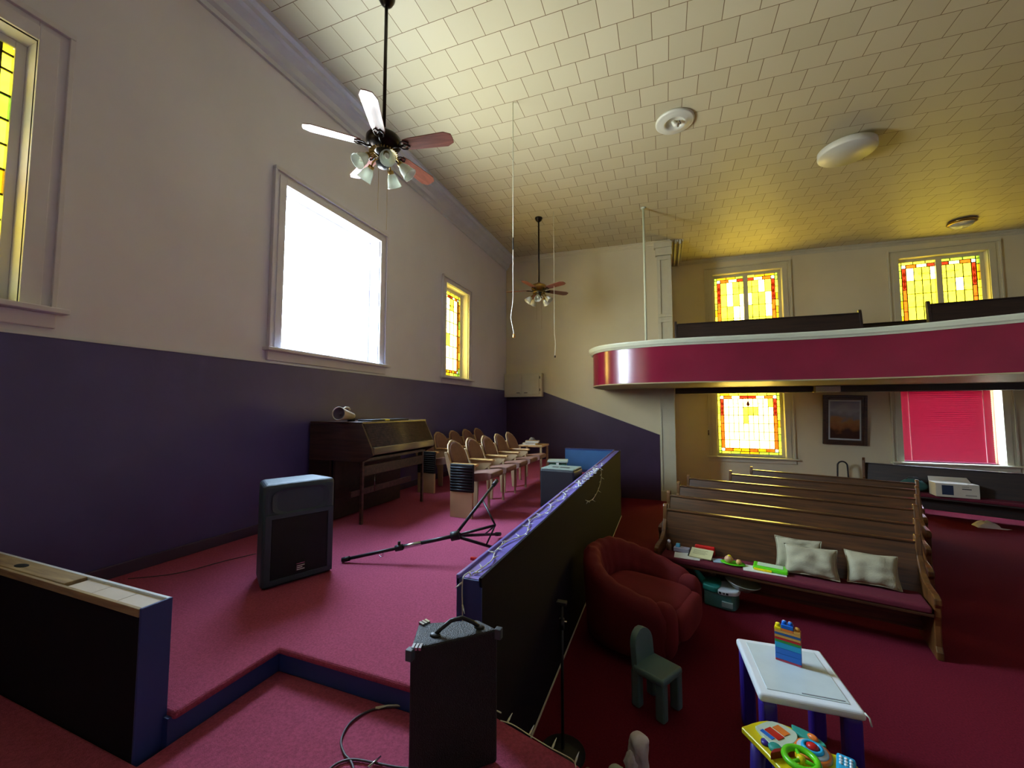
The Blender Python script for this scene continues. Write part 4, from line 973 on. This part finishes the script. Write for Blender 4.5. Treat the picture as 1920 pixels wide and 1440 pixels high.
# local: +x = seat front
MB().box((-.10, -.125, .22), (.13, .125, .27), TEALG).build('seat', tc_, bevel=.02, seg=4)
mb = MB()
def bk(v): return .105 if v < .5 else max(.02, .105 * math.sqrt(max(0, 1 - ((v - .5) / .505) ** 2.6)))
shield(mb, bk, .23, .465, .045, .055, .02, TEALG, x_off=-.125, ny=9, nz=14); mb.build('backrest', tc_, bevel=.01, seg=3)
for a__, b_ in ((-.085, -.09), (-.085, .09), (.095, -.09), (.095, .09)):
    MB().box((a__ - .033, b_ - .03, 0), (a__ + .033, b_ + .03, .24), TEALG).build('leg', tc_, bevel=.016, seg=3)
# ------------------------------------------------------------------ toddler table
cs_ = [onz(1385, 1200, .50), onz(1535, 1222, .50), onz(1624, 1332, .50), onz(1428, 1300, .50)]
tt = thing('toddler_table', (.65, 2.82, 0), math.radians(3), 'white topped toddler table with chunky purple legs', 'toddler table')
MB().box((-.235, -.275, .455), (.235, .275, .50), WHITEP).build('tabletop', tt, bevel=.018, seg=4)
MB().box((-.185, -.225, .499), (.185, .225, .5035), mat('pale_drawing_surface', 'c4d2d4', .4)).build('drawing_surface', tt, bevel=.002)
MB().box((-.02, -.215, .5035), (.17, -.209, .506), mat('grey_groove', '8c9498', .5)).build('pen_groove', tt)
for a__ in (-1, 1):
    for b_ in (-1, 1): MB().box((a__ * .185 - .04, b_ * .225 - .04, 0), (a__ * .185 + .04, b_ * .225 + .04, .46), PURPP).build('leg', tt, bevel=.022, seg=4)
MB().tube([(.225, -.27, .50), (.24, -.28, .485), (.245, -.285, .45)], .004, PAPER, 6).build('string_end', tt)
# building blocks: each block of the tower
BX, BY = .652, 2.893; ba = math.radians(-18); hz = .504
tower = [('lilac', mat('pink_plastic', 'b83a50', .35), .012, 1), ('blue', BLUEP, .032, 1), ('blue', BLUEP, .032, 1), ('light blue', CYANP, .032, 1), ('green', DGREEN, .014, 1), ('red', REDP, .014, 1), ('cream', AMBER, .014, 1), ('dark blue', mat('navy_plastic', '2c5c9c', .35), .014, 1), ('amber', AMBER, .014, 1)]
TL = ['thin pink plate block at the foot of the toy tower', 'lower of the two tall royal blue blocks in the toy tower', 'upper of the two tall royal blue blocks in the toy tower', 'light blue block above the royal blue ones in the toy tower', 'thin green block in the middle of the toy tower',
      'thin red block in the toy tower, above the green one', 'thin cream block between the red and slate blue ones in the tower', 'thin slate blue block in the upper toy tower', 'thin amber block under the studs of the toy tower']
def block(name_label, mt, h, w, z, dx=0, dep=.042, studs=0):
    b_ = thing('toy_block', (BX + dx * math.cos(ba), BY + dx * math.sin(ba), z), ba, name_label, 'toy block', 'building blocks of the toy tower')
    MB().box((-w / 2, -dep / 2, 0), (w / 2, dep / 2, h - .0004), mt).build('body', b_, bevel=.002)
    for k in range(studs):
        xx = 0 if studs == 1 else -w / 4 + w / 2 * k
        MB().lathe([(0, 0), (.0125, 0), (.0125, .014), (.010, .018), (0, .018)], mt, Matrix.Translation((xx, 0, h - .001)), 16).build('stud', b_)
z = hz; WB = .128
for (cn, mt, h, _), lab in zip(tower, TL): block(lab, mt, h, WB, z); z += h
block('yellow block with one stud at the top left of the toy tower', YEL, .014, WB / 4, z, -WB * 3 / 8, studs=1)
block('amber block with one stud at the top right of the toy tower', AMBER, .014, WB / 4, z, WB * 3 / 8, studs=1)
block('orange block in the middle under the blue top of the tower', ORANGEP, .014, WB / 2 - .002, z, 0)
block('bright blue block with two studs crowning the toy tower', BLUEP, .022, WB / 2 - .004, z + .0145, 0, studs=2)
# ------------------------------------------------------------------ activity toy table
at = thing('activity_toy', (.545, 2.305, 0), math.radians(-47), 'colourful yellow electronic activity toy on purple legs', 'toy')
ZA = .40
def organic(pts, z0, z1, mt, q=4):
    P = [Vector((p[0], p[1])) for p in pts]; P = catmull(P + [P[0]], q)[:-1]; return MB().prism([(p.x, p.y) for p in P], z0, z1, mt)
organic([(-.22, -.10), (-.20, .06), (-.10, .14), (0, .12), (.12, .19), (.22, .09), (.20, -.10), (.08, -.16), (-.06, -.13)], ZA - .03, ZA, YEL).build('tray', at, bevel=.008, seg=3)
bk_ = organic([(-.18, -.05), (-.17, .06), (-.08, .10), (-.04, .03), (-.06, -.08)], ZA, ZA + .016, mat('pale_green_page', 'c8d8c0', .5)).build('picture_book', at, bevel=.003)
MB().box((-.145, -.03, ZA + .016), (-.075, .01, ZA + .02), REDP).box((-.14, .02, ZA + .016), (-.08, .06, ZA + .019), ORANGEP).box((-.15, -.055, ZA + .016), (-.09, -.035, ZA + .019), BLUEP).build('picture_shapes', bk_)
Mt = Matrix.Translation
MB().lathe([(0, 0), (.075, 0), (.075, .012), (.065, .016), (0, .016)], ORANGEP, Mt((.02, .065, ZA))).build('dial_rim', at)
MB().lathe([(0, .016), (.062, .016), (.058, .022), (0, .022)], mat('pale_dial', 'b8c8d0', .4), Mt((.02, .065, ZA))).build('dial_face', at)
MB().torus((.02, .065, ZA + .026), .036, .009, CYANP).build('dial_ring', at)
MB().lathe([(0, .02), (.022, .022), (.024, .035), (.012, .044), (0, .045)], REDP, Mt((.02, .065, ZA))).build('dial_knob', at)
MB().torus((.055, -.07, ZA + .045), .062, .014, GREENP).build('steering_wheel', at)
MB().lathe([(0, 0), (.02, 0), (.018, .04), (.016, .055), (0, .057)], YEL, Mt((.055, -.07, ZA))).build('wheel_hub', at)
mb = MB()
for k in range(3): mb.tube([(.055, -.07, ZA + .045), (.055 + .058 * math.cos(2.1 * k + .4), -.07 + .058 * math.sin(2.1 * k + .4), ZA + .045)], .008, GREENP, 6)
mb.build('wheel_spoke', at)
ph = MB().box((-.035, -.065, 0), (.035, .065, .028), CYANP).build('toy_phone', at, bevel=.01); ph.matrix_local = Mt((.135, .105, ZA)) @ Matrix.Rotation(.5, 4, 'Z')
for i in range(3):
    for j in range(3): MB().ball((-.018 + .018 * i, -.005 + .02 * j, .03), (.007, .008, .005), WHITEP, seg=8, rings=5).build('button', ph)
MB().lathe([(0, 0), (.028, 0), (.03, .012), (.02, .02), (0, .02)], TURQ, Mt((-.06, -.075, ZA)), 12).build('gear_knob', at)
MB().lathe([(0, 0), (.02, 0), (.02, .012), (0, .014)], PURPP, Mt((-.10, -.085, ZA)), 12).build('round_button', at)
organic([(-.03, -.15), (-.02, -.10), (.0, -.03), (-.02, -.04), (-.04, -.11)], ZA, ZA + .03, DKRED).build('red_lever_guard', at, bevel=.006)
organic([(.13, -.12), (.15, -.04), (.21, -.05), (.21, -.11)], ZA - .01, ZA + .02, DKRED).build('red_corner_piece', at, bevel=.006)
MB().ball((.15, -.045, ZA + .022), (.022, .022, .02), PURPP).build('roller_ball', at)
organic([(-.12, .13), (-.05, .16), (.03, .15), (0, .11), (-.08, .10)], ZA, ZA + .018, TURQ).build('teal_piano_key', at, bevel=.004)
MB().ball((-.02, .135, ZA + .02), (.025, .016, .014), ORANGEP).build('orange_slider', at)
for a__, b_ in ((-.15, -.07), (-.15, .08), (.15, -.07), (.15, .08)): MB().tube([(a__, b_, ZA - .03), (a__ * 1.12, b_ * 1.15, .02), (a__ * 1.12, b_ * 1.15, 0)], [.034, .028, .03], PURPP, 14).build('leg', at)
# ------------------------------------------------------------------ things in the foreground shadow
cr = thing('crumpled_roll', (-.175, 2.40, 0), .2, 'upright crumpled white roll at the bottom edge of the view', 'paper roll')
mb = MB()
def rollf(u, v):
    a = 2 * PI * u; z = .225 * v; r_ = .052 + .004 * math.sin(3 * a + 9 * v) + .008 * noise.noise(Vector((math.cos(a) * 1.6, math.sin(a) * 1.6, v * 4)))
    if v > .85: r_ *= math.sqrt(max(0.0, 1 - ((v - .85) / .15) ** 2)) * .999 + .001
    return (r_ * math.cos(a), r_ * math.sin(a), z)
mb.grid(rollf, 28, 26, CLOTH, closed_u=True); mb.build('paper', cr)
MB().ball((-.045, -.035, .09), (.034, .03, .06), CLOTH, nz=.5, seed=3).build('crumpled_edge', cr)
tag(MB().ball((0, 0, 0), (.05, .045, .045), mat('mint_white', 'c8d8cc', .6), nz=.15).build('soft_ball'), 'pale mint soft ball beside the white roll, cut by the bottom edge', 'ball').location = (-.285, 2.315, .046)
dg = MB().tube([(-.05, 0, .02), (-.03, 0, .024), (.0, 0, .02), (.03, 0, .022), (.05, 0, .02)], [.018, .026, .017, .022, .016], BEIGE, 12).ball((-.05, 0, .022), .026, BEIGE).ball((.05, 0, .02), .02, BEIGE).build('chew_bone')
tag(dg, 'beige rubber bone toy at the bottom edge near the step', 'toy bone'); dg.location = (-.39, 2.27, .004); dg.rotation_euler = (0, 0, -.5)
# ------------------------------------------------------------------ things on the front pew
PA = Vector((ROWS[0][0][0], ROWS[0][0][1], 0)); PB = Vector((ROWS[0][1][0], ROWS[0][1][1], 0)); pang = math.atan2(PB.y - PA.y, PB.x - PA.x)
ux = Vector((math.cos(pang), math.sin(pang), 0)); uy = Vector((-math.sin(pang), math.cos(pang), 0)); ZS = .412
def onpew(name, u, v, label, cat, group=None, rz=0, z=0): 
    p = PA + ux * u + uy * v; return thing(name, (p.x, p.y, ZS + z), pang + rz, label, cat, group)
fg = onpew('figurine', .06, -.22, 'small brown and white figurine at the left end of the front pew', 'figurine')
MB().lathe([(0, 0), (.028, 0), (.022, .02), (.03, .05), (.018, .075), (.0, .085)], mat('brown_ceramic', '6a4a34', .4), None, 14).build('body', fg); MB().ball((.0, 0, .095), .018, CLOTH).build('head', fg)
o = onpew('toy_box', .18, -.20, 'small pale grey box with a blue cube on it, left on the front pew', 'box'); MB().box((-.07, -.04, 0), (.09, .05, .04), mat('lilac_grey_card', '9c98a4', .7)).build('box_body', o, bevel=.003)
o = onpew('toy_cube', .15, -.19, 'tiny light blue cube on the pale grey box at the pew\'s left end', 'cube', z=.041); MB().box((-.02, -.02, 0), (.022, .02, .035), mat('sky_blue', '58a8c8', .5)).build('cube', o, bevel=.003)
o = onpew('paper_sheet', .27, -.33, 'loose white papers lying flat near the left end of the front pew', 'paper', rz=.15); MB().box((-.13, -.09, 0), (.12, .08, .003), PAPER).build('sheet', o); MB().box((-.10, -.07, .003), (.14, .09, .005), PAPER, Matrix.Rotation(.2, 4, 'Z')).build('upper_sheet', o)
o = onpew('notebook', .40, -.27, 'cream spiral notebook propped on the front pew near its left end', 'notebook', rz=-.05, z=.0)
MB().box((-.11, -.085, 0), (.11, .085, .012), PAPERY, Matrix.Translation((0, 0, .03)) @ Matrix.Rotation(.28, 4, 'X')).build('cover', o, bevel=.002)
mb = MB()
for k in range(4): mb.box((-.08, .04 - .022 * k, .0125), (.06 - .02 * (k % 2), .048 - .022 * k, .0131), mat('grey_print', '9a9470', .8), Matrix.Translation((0, 0, .03)) @ Matrix.Rotation(.28, 4, 'X'))
mb.build('printed_lines', o); MB().box((-.12, -.08, -.0), (-.108, .08, .014), BLACKP, Matrix.Translation((0, 0, .03)) @ Matrix.Rotation(.28, 4, 'X')).build('spine', o)
o = onpew('red_case', .42, -.155, 'long bright red pencil case behind the cream notebook', 'case'); MB().box((-.10, -.022, 0), (.10, .022, .09), REDP).build('case', o, bevel=.012, seg=3)
o = onpew('blue_card', .56, -.30, 'pale blue card lying right of the cream notebook', 'card', rz=.3); MB().box((-.05, -.06, 0), (.05, .06, .006), mat('pale_blue', '9cb4c8', .6)).build('card', o)
o = onpew('green_dish', .70, -.32, 'green toy dish holding two round pink and yellow pieces on the pew', 'toy dish')
MB().lathe([(0, 0), (.07, 0), (.10, .012), (.102, .02), (.07, .012), (0, .010)], GREENP, Matrix.Diagonal((1.1, .7, 1, 1))).build('dish', o)
MB().ball((-.035, .0, .045), (.04, .036, .038), mat('pink_yellow_toy', 'c89a70', .5), nz=.2).ball((-.03, 0, .078), (.018, .018, .014), YEL).build('large_piece', o)
MB().ball((.055, -.005, .036), (.026, .026, .026), mat('peach_toy', 'd0a060', .5), nz=.2).build('small_piece', o)
o = onpew('papers', .93, -.33, 'white papers under the lime green tray on the front pew', 'paper', rz=.1); MB().box((-.14, -.09, 0), (.22, .08, .004), PAPER).build('sheets', o)
o = onpew('toy_tray', 1.02, -.285, 'lime green plastic toy tray with a pale inset on the front pew', 'toy tray', z=.006, rz=-.04)
MB().box((-.14, -.085, 0), (.15, .075, .035), GREENP).build('tray', o, bevel=.012, seg=3); MB().box((-.105, -.045, .035), (.11, .055, .038), mat('pale_mint_panel', 'c0d8b0', .5)).build('inset', o, bevel=.003); MB().box((-.13, -.092, .0), (.02, -.078, .02), YEL).build('yellow_edge', o, bevel=.003)
def pillow(name, u, v, w, h, t, tilt, rz, label, seed):
    o = onpew(name, u, v, label, 'pillow', 'pale pillows on the front pew', rz=rz, z=.012)
    def P(a, b, s):
        x = (a * 2 - 1); z = (b * 2 - 1); e_ = (1 - abs(x) ** 3.2) * (1 - abs(z) ** 3.2); y = s * t / 2 * max(0, e_) ** .55
        pin = 1 - .09 * (1 - abs(z) ** 2) * abs(x) ** 2; pinz = 1 - .09 * (1 - abs(x) ** 2) * abs(z) ** 2
        y += .024 * noise.noise(Vector((x * 1.9, z * 2.1, seed + s))) * (1 - abs(x) ** 4)
        return Vector((x * w / 2 * pin, y, (z * pinz + 1) * h / 2))
    n = 20; M = Matrix.Rotation(tilt, 4, 'X'); mb = MB()
    for s in (-1, 1): mb.grid(lambda a, b: P(a, b, s), n, n, PILLOW, M)
    p_ = mb.build('cushion', o); bm = bmesh.new(); bm.from_mesh(p_.data); bmesh.ops.remove_doubles(bm, verts=bm.verts, dist=.0005); bmesh.ops.recalc_face_normals(bm, faces=bm.faces); bm.to_mesh(p_.data); bm.free()
    for p in p_.data.polygons: p.use_smooth = True
    mb = MB(); rim = [P(k / 19, 0, 1) for k in range(20)] + [P(1, k / 19, 1) for k in range(1, 20)] + [P(1 - k / 19, 1, 1) for k in range(1, 20)] + [P(0, 1 - k / 19, 1) for k in range(1, 19)]
    mb.tube(rim + [rim[0]], .005, PILLOW, 6, M); mb.build('piping', o)
pillow('pillow', 1.26, -.185, .38, .30, .06, -.30, .0, 'pale pillow mostly hidden behind the left pillow on the pew', 5)
pillow('pillow', 1.35, -.29, .42, .27, .12, -.40, .0, 'left and larger of the two rumpled pale pillows on the pew', 1)
pillow('pillow', 1.80, -.24, .37, .28, .12, -.42, .0, 'right rumpled pale pillow on the pew with dark stains', 9)
# ------------------------------------------------------------------ under the front pew
hb = thing('toy_potty', (.50, 4.74, 0), math.radians(-15), 'turquoise and white plastic toy seat basin under the front pew', 'plastic basin'); hb.scale = (1.2, 1.2, 1.2)
organic([(-.12, -.09), (-.13, .08), (.0, .10), (.12, .08), (.11, -.09), (0, -.10)], 0, .12, mat('clear_teal', '4a7c78', .3)).build('tank', hb, bevel=.01)
organic([(-.13, -.09), (-.14, .09), (-.02, .11), (-.01, -.10)], .12, .17, TURQ).build('turquoise_lid', hb, bevel=.012, seg=3)
organic([(-.01, -.11), (-.02, .10), (.12, .11), (.14, -.06), (.05, -.12)], .12, .155, WHITEP).build('white_collar', hb, bevel=.01, seg=3)
mb = MB(); mb.lathe([(.0, 0), (.06, .0), (.10, .035), (.13, .06), (.135, .065), (.125, .065), (.09, .04), (.0, .015)], mat('grey_green_basin', 'a0a490', .35), Matrix.Translation((.15, .03, .15)) @ Matrix.Rotation(.15, 4, 'Y')); mb.build('basin', hb)
mb = MB().tube([(-.13, .03, .13), (-.20, .03, .22), (-.24, .02, .32)], [.03, .022, .018], TURQ, 12); mb.build('handle', hb)
MB().box((.02, -.125, .03), (.10, -.10, .07), mat('grey_label', '8ca09c', .5)).build('label_plate', hb)
mb = MB()
for k in range(3): mb.box((.0 + .026 * k, -.122, .13), (.018 + .026 * k, -.115, .145), BLACKP)
mb.build('dark_marks', hb)
mt_ = thing('folded_mat', (.10, 5.05, 0), -.2, 'mottled grey folded cloth on the floor beneath the pew\'s left end', 'cloth')
MB().box((-.16, -.10, 0), (.15, .10, .08), mat('mottled_cloth', '6c6450', .9, var=.4, scale=25)).build('fold', mt_, bevel=.03, seg=3); MB().box((-.14, -.09, .08), (.13, .09, .13), mat('mottled_cloth', '6c6450', .9)).build('upper_fold', mt_, bevel=.025, seg=3)
dl_ = thing('rag_doll', (.42, 5.02, 0), .3, 'dim pinkish doll slumped behind the turquoise basin under the pew', 'doll')
MB().ball((0, 0, .10), (.07, .05, .09), mat('doll_pink', '8c5c64', .9), nz=.2).build('body', dl_); MB().ball((.02, -.02, .21), .045, mat('doll_skin', 'a8806c', .8)).build('head', dl_)
# ------------------------------------------------------------------ far bench clutter, far wall picture
pc = thing('framed_picture', (3.71, YF - .045, 1.76), 0, 'framed orange and grey canyon landscape picture on the far wall', 'picture', rot=(.05, math.radians(1.5), 0))
fw, fh = .40, .55; mb = MB()
for i, (o0, d0) in enumerate(((0, .045), (.05, .03))):
    a, b_ = fw - o0, fh - o0; k = .055
    mb.box((-a, -d0, -b_), (-a + k, 0, b_), FRAMEW); mb.box((a - k, -d0, -b_), (a, 0, b_), FRAMEW); mb.box((-a + k, -d0, -b_), (a - k, 0, -b_ + k), FRAMEW); mb.box((-a + k, -d0, b_ - k), (a - k, 0, b_), FRAMEW)
mb.build('frame', pc, bevel=.008)
PIC = bpy.data.materials.new('landscape_print'); PIC.use_nodes = True; n = PIC.node_tree; b = n.nodes['Principled BSDF']; t = n.nodes.new('ShaderNodeTexCoord'); sp_ = n.nodes.new('ShaderNodeSeparateXYZ'); ns = n.nodes.new('ShaderNodeTexNoise'); ns.inputs['Scale'].default_value = 4.5; ns.inputs['Detail'].default_value = 5
ad = n.nodes.new('ShaderNodeMath'); ad.operation = 'MULTIPLY_ADD'; ad.inputs[1].default_value = .55; rr = n.nodes.new('ShaderNodeValToRGB')
n.links.new(t.outputs['Object'], sp_.inputs[0]); n.links.new(t.outputs['Object'], ns.inputs['Vector']); n.links.new(ns.outputs['Fac'], ad.inputs[0]); n.links.new(sp_.outputs[2], ad.inputs[2]); n.links.new(ad.outputs[0], rr.inputs[0])
rr.color_ramp.elements[0].position = 0.0; rr.color_ramp.elements[0].color = lin('4a2814'); rr.color_ramp.elements[1].position = .75; rr.color_ramp.elements[1].color = lin('8c8490')
for p_, c_ in ((.12, 'a0602c'), (.27, 'b87c40'), (.34, '8c8078'), (.5, 'b4a8a0')):
    q = rr.color_ramp.elements.new(p_); q.color = lin(c_)
n.links.new(rr.outputs[0], b.inputs['Base Color']); b.inputs['Roughness'].default_value = .25
MB().box((-.30, -.02, -.45), (.30, -.015, .45), PAPER).build('mount_board', pc); MB().box((-.265, -.024, -.41), (.265, -.02, .41), PIC).build('print', pc)
MB().box((-.31, -.028, -.46), (.31, -.0265, .46), PANE).build('glass', pc)
hd = thing('walker_handle', (3.55, 10.70, 0), 0, 'black looped walker handle standing between the pews and far wall', 'walker')
MB().tube(smooth3([(-.10, 0, 0), (-.09, 0, .70), (-.07, 0, .83), (.0, 0, .87), (.07, 0, .83), (.09, 0, .70), (.10, 0, 0)]), .015, BLACKP, 10).build('frame_loop', hd); MB().tube([(-.09, 0, .45), (.09, 0, .45)], .010, BLACKP, 8).build('cross_bar', hd)
bu = Vector((7.6 - 3.92, 8.95 - 10.62, 0)); bL = bu.length; bu.normalize(); bv = Vector((-bu.y, bu.x, 0)); bang = math.atan2(bu.y, bu.x)
def onbench(name, u, v, label, cat, rz=0, z=.415): p = Vector((3.92, 10.62, 0)) + bu * u + bv * v; return thing(name, (p.x, p.y, z), bang + rz, label, cat)
bxx = onbench('cardboard_box', 1.22, -.36, 'white printed cardboard box with a dark blue picture on the far bench', 'box', .28)
MB().box((-.28, -.15, 0), (.28, .15, .24), mat('white_card', 'c4bca8', .7)).build('carton', bxx, bevel=.004)
MB().box((-.20, -.153, .04), (-.05, -.15, .21), mat('navy_print', '1c2c44', .5)).build('printed_picture', bxx)
MB().box((.06, -.153, .15), (.18, -.15, .165), BLACKP).box((.06, -.153, .19), (.15, -.15, .20), mat('grey_print2', '8c8678', .8)).box((.10, -.153, .04), (.24, -.15, .06), mat('grey_print2', '8c8678', .8)).build('printed_marks', bxx)
MB().add([(-.28, .15, .24), (.28, .15, .24), (.26, .24, .31), (-.26, .24, .31), (-.28, .155, .243), (.28, .155, .243), (.26, .245, .313), (-.26, .245, .313)], [(0, 1, 2, 3), (7, 6, 5, 4), (0, 4, 5, 1), (2, 6, 7, 3), (1, 5, 6, 2), (0, 3, 7, 4)], mat('white_card', 'c4bca8', .7)).build('flap', bxx)
bg_ = onbench('teal_bag', .70, -.28, 'dark teal rounded bag on the far bench left of the cardboard box', 'bag')
MB().ball((0, 0, .12), (.20, .11, .12), mat('teal_fabric', '285450', .8), nz=.15).build('bag_body', bg_); MB().tube([(-.10, 0, .22), (-.05, 0, .27), (.05, 0, .27), (.10, 0, .22)], .010, BLACKP, 8).build('strap', bg_)
br_ = onbench('bead_garland', .36, -.29, 'small tangled heap of reddish beads on the far bench, left of the teal bag', 'beads')
mb = MB(); rs = random.Random(3)
for k in range(26): mb.ball((rs.uniform(-.13, .13), rs.uniform(-.06, .06), .02 + rs.uniform(0, .09)), .018, [mat('bead_red', '8c3c34', .4), mat('bead_pale', 'a89888', .4)][k % 2], seg=8, rings=5)
mb.build('beads', br_, kind='stuff')
cl = thing('white_rag', (5.10, 9.32, 0), -.35, 'crumpled white rag lying on the carpet below the far bench', 'rag')
mb = MB(); mb.grid(lambda u, v: ((u - .5) * .46 * (1 - .55 * abs(v - .5)), (v - .5) * .22 * (1.15 - .9 * u), .012 + .11 * (math.sin(PI * min(1, u * 1.35)) * math.sin(PI * v)) ** .7 * (.8 + .5 * noise.noise(Vector((u * 5, v * 5, 2)))) if 0 < v < 1 and 0 < u < .74 else .012 * math.sin(PI * v)), 24, 14, CLOTH)
mb.build('cloth', cl)
# light wooden wall switch plate beside the lower window
sw = thing('window_latch', (.985, YF - .04, 1.42), 0, 'small brown catch on the casing of the lower stained window', 'latch')
MB().box((-.014, -.012, -.06), (.014, .0, .06), FRAMEW).ball((0, -.014, .02), (.009, .008, .02), BRASS).build('plate', sw, bevel=.003)
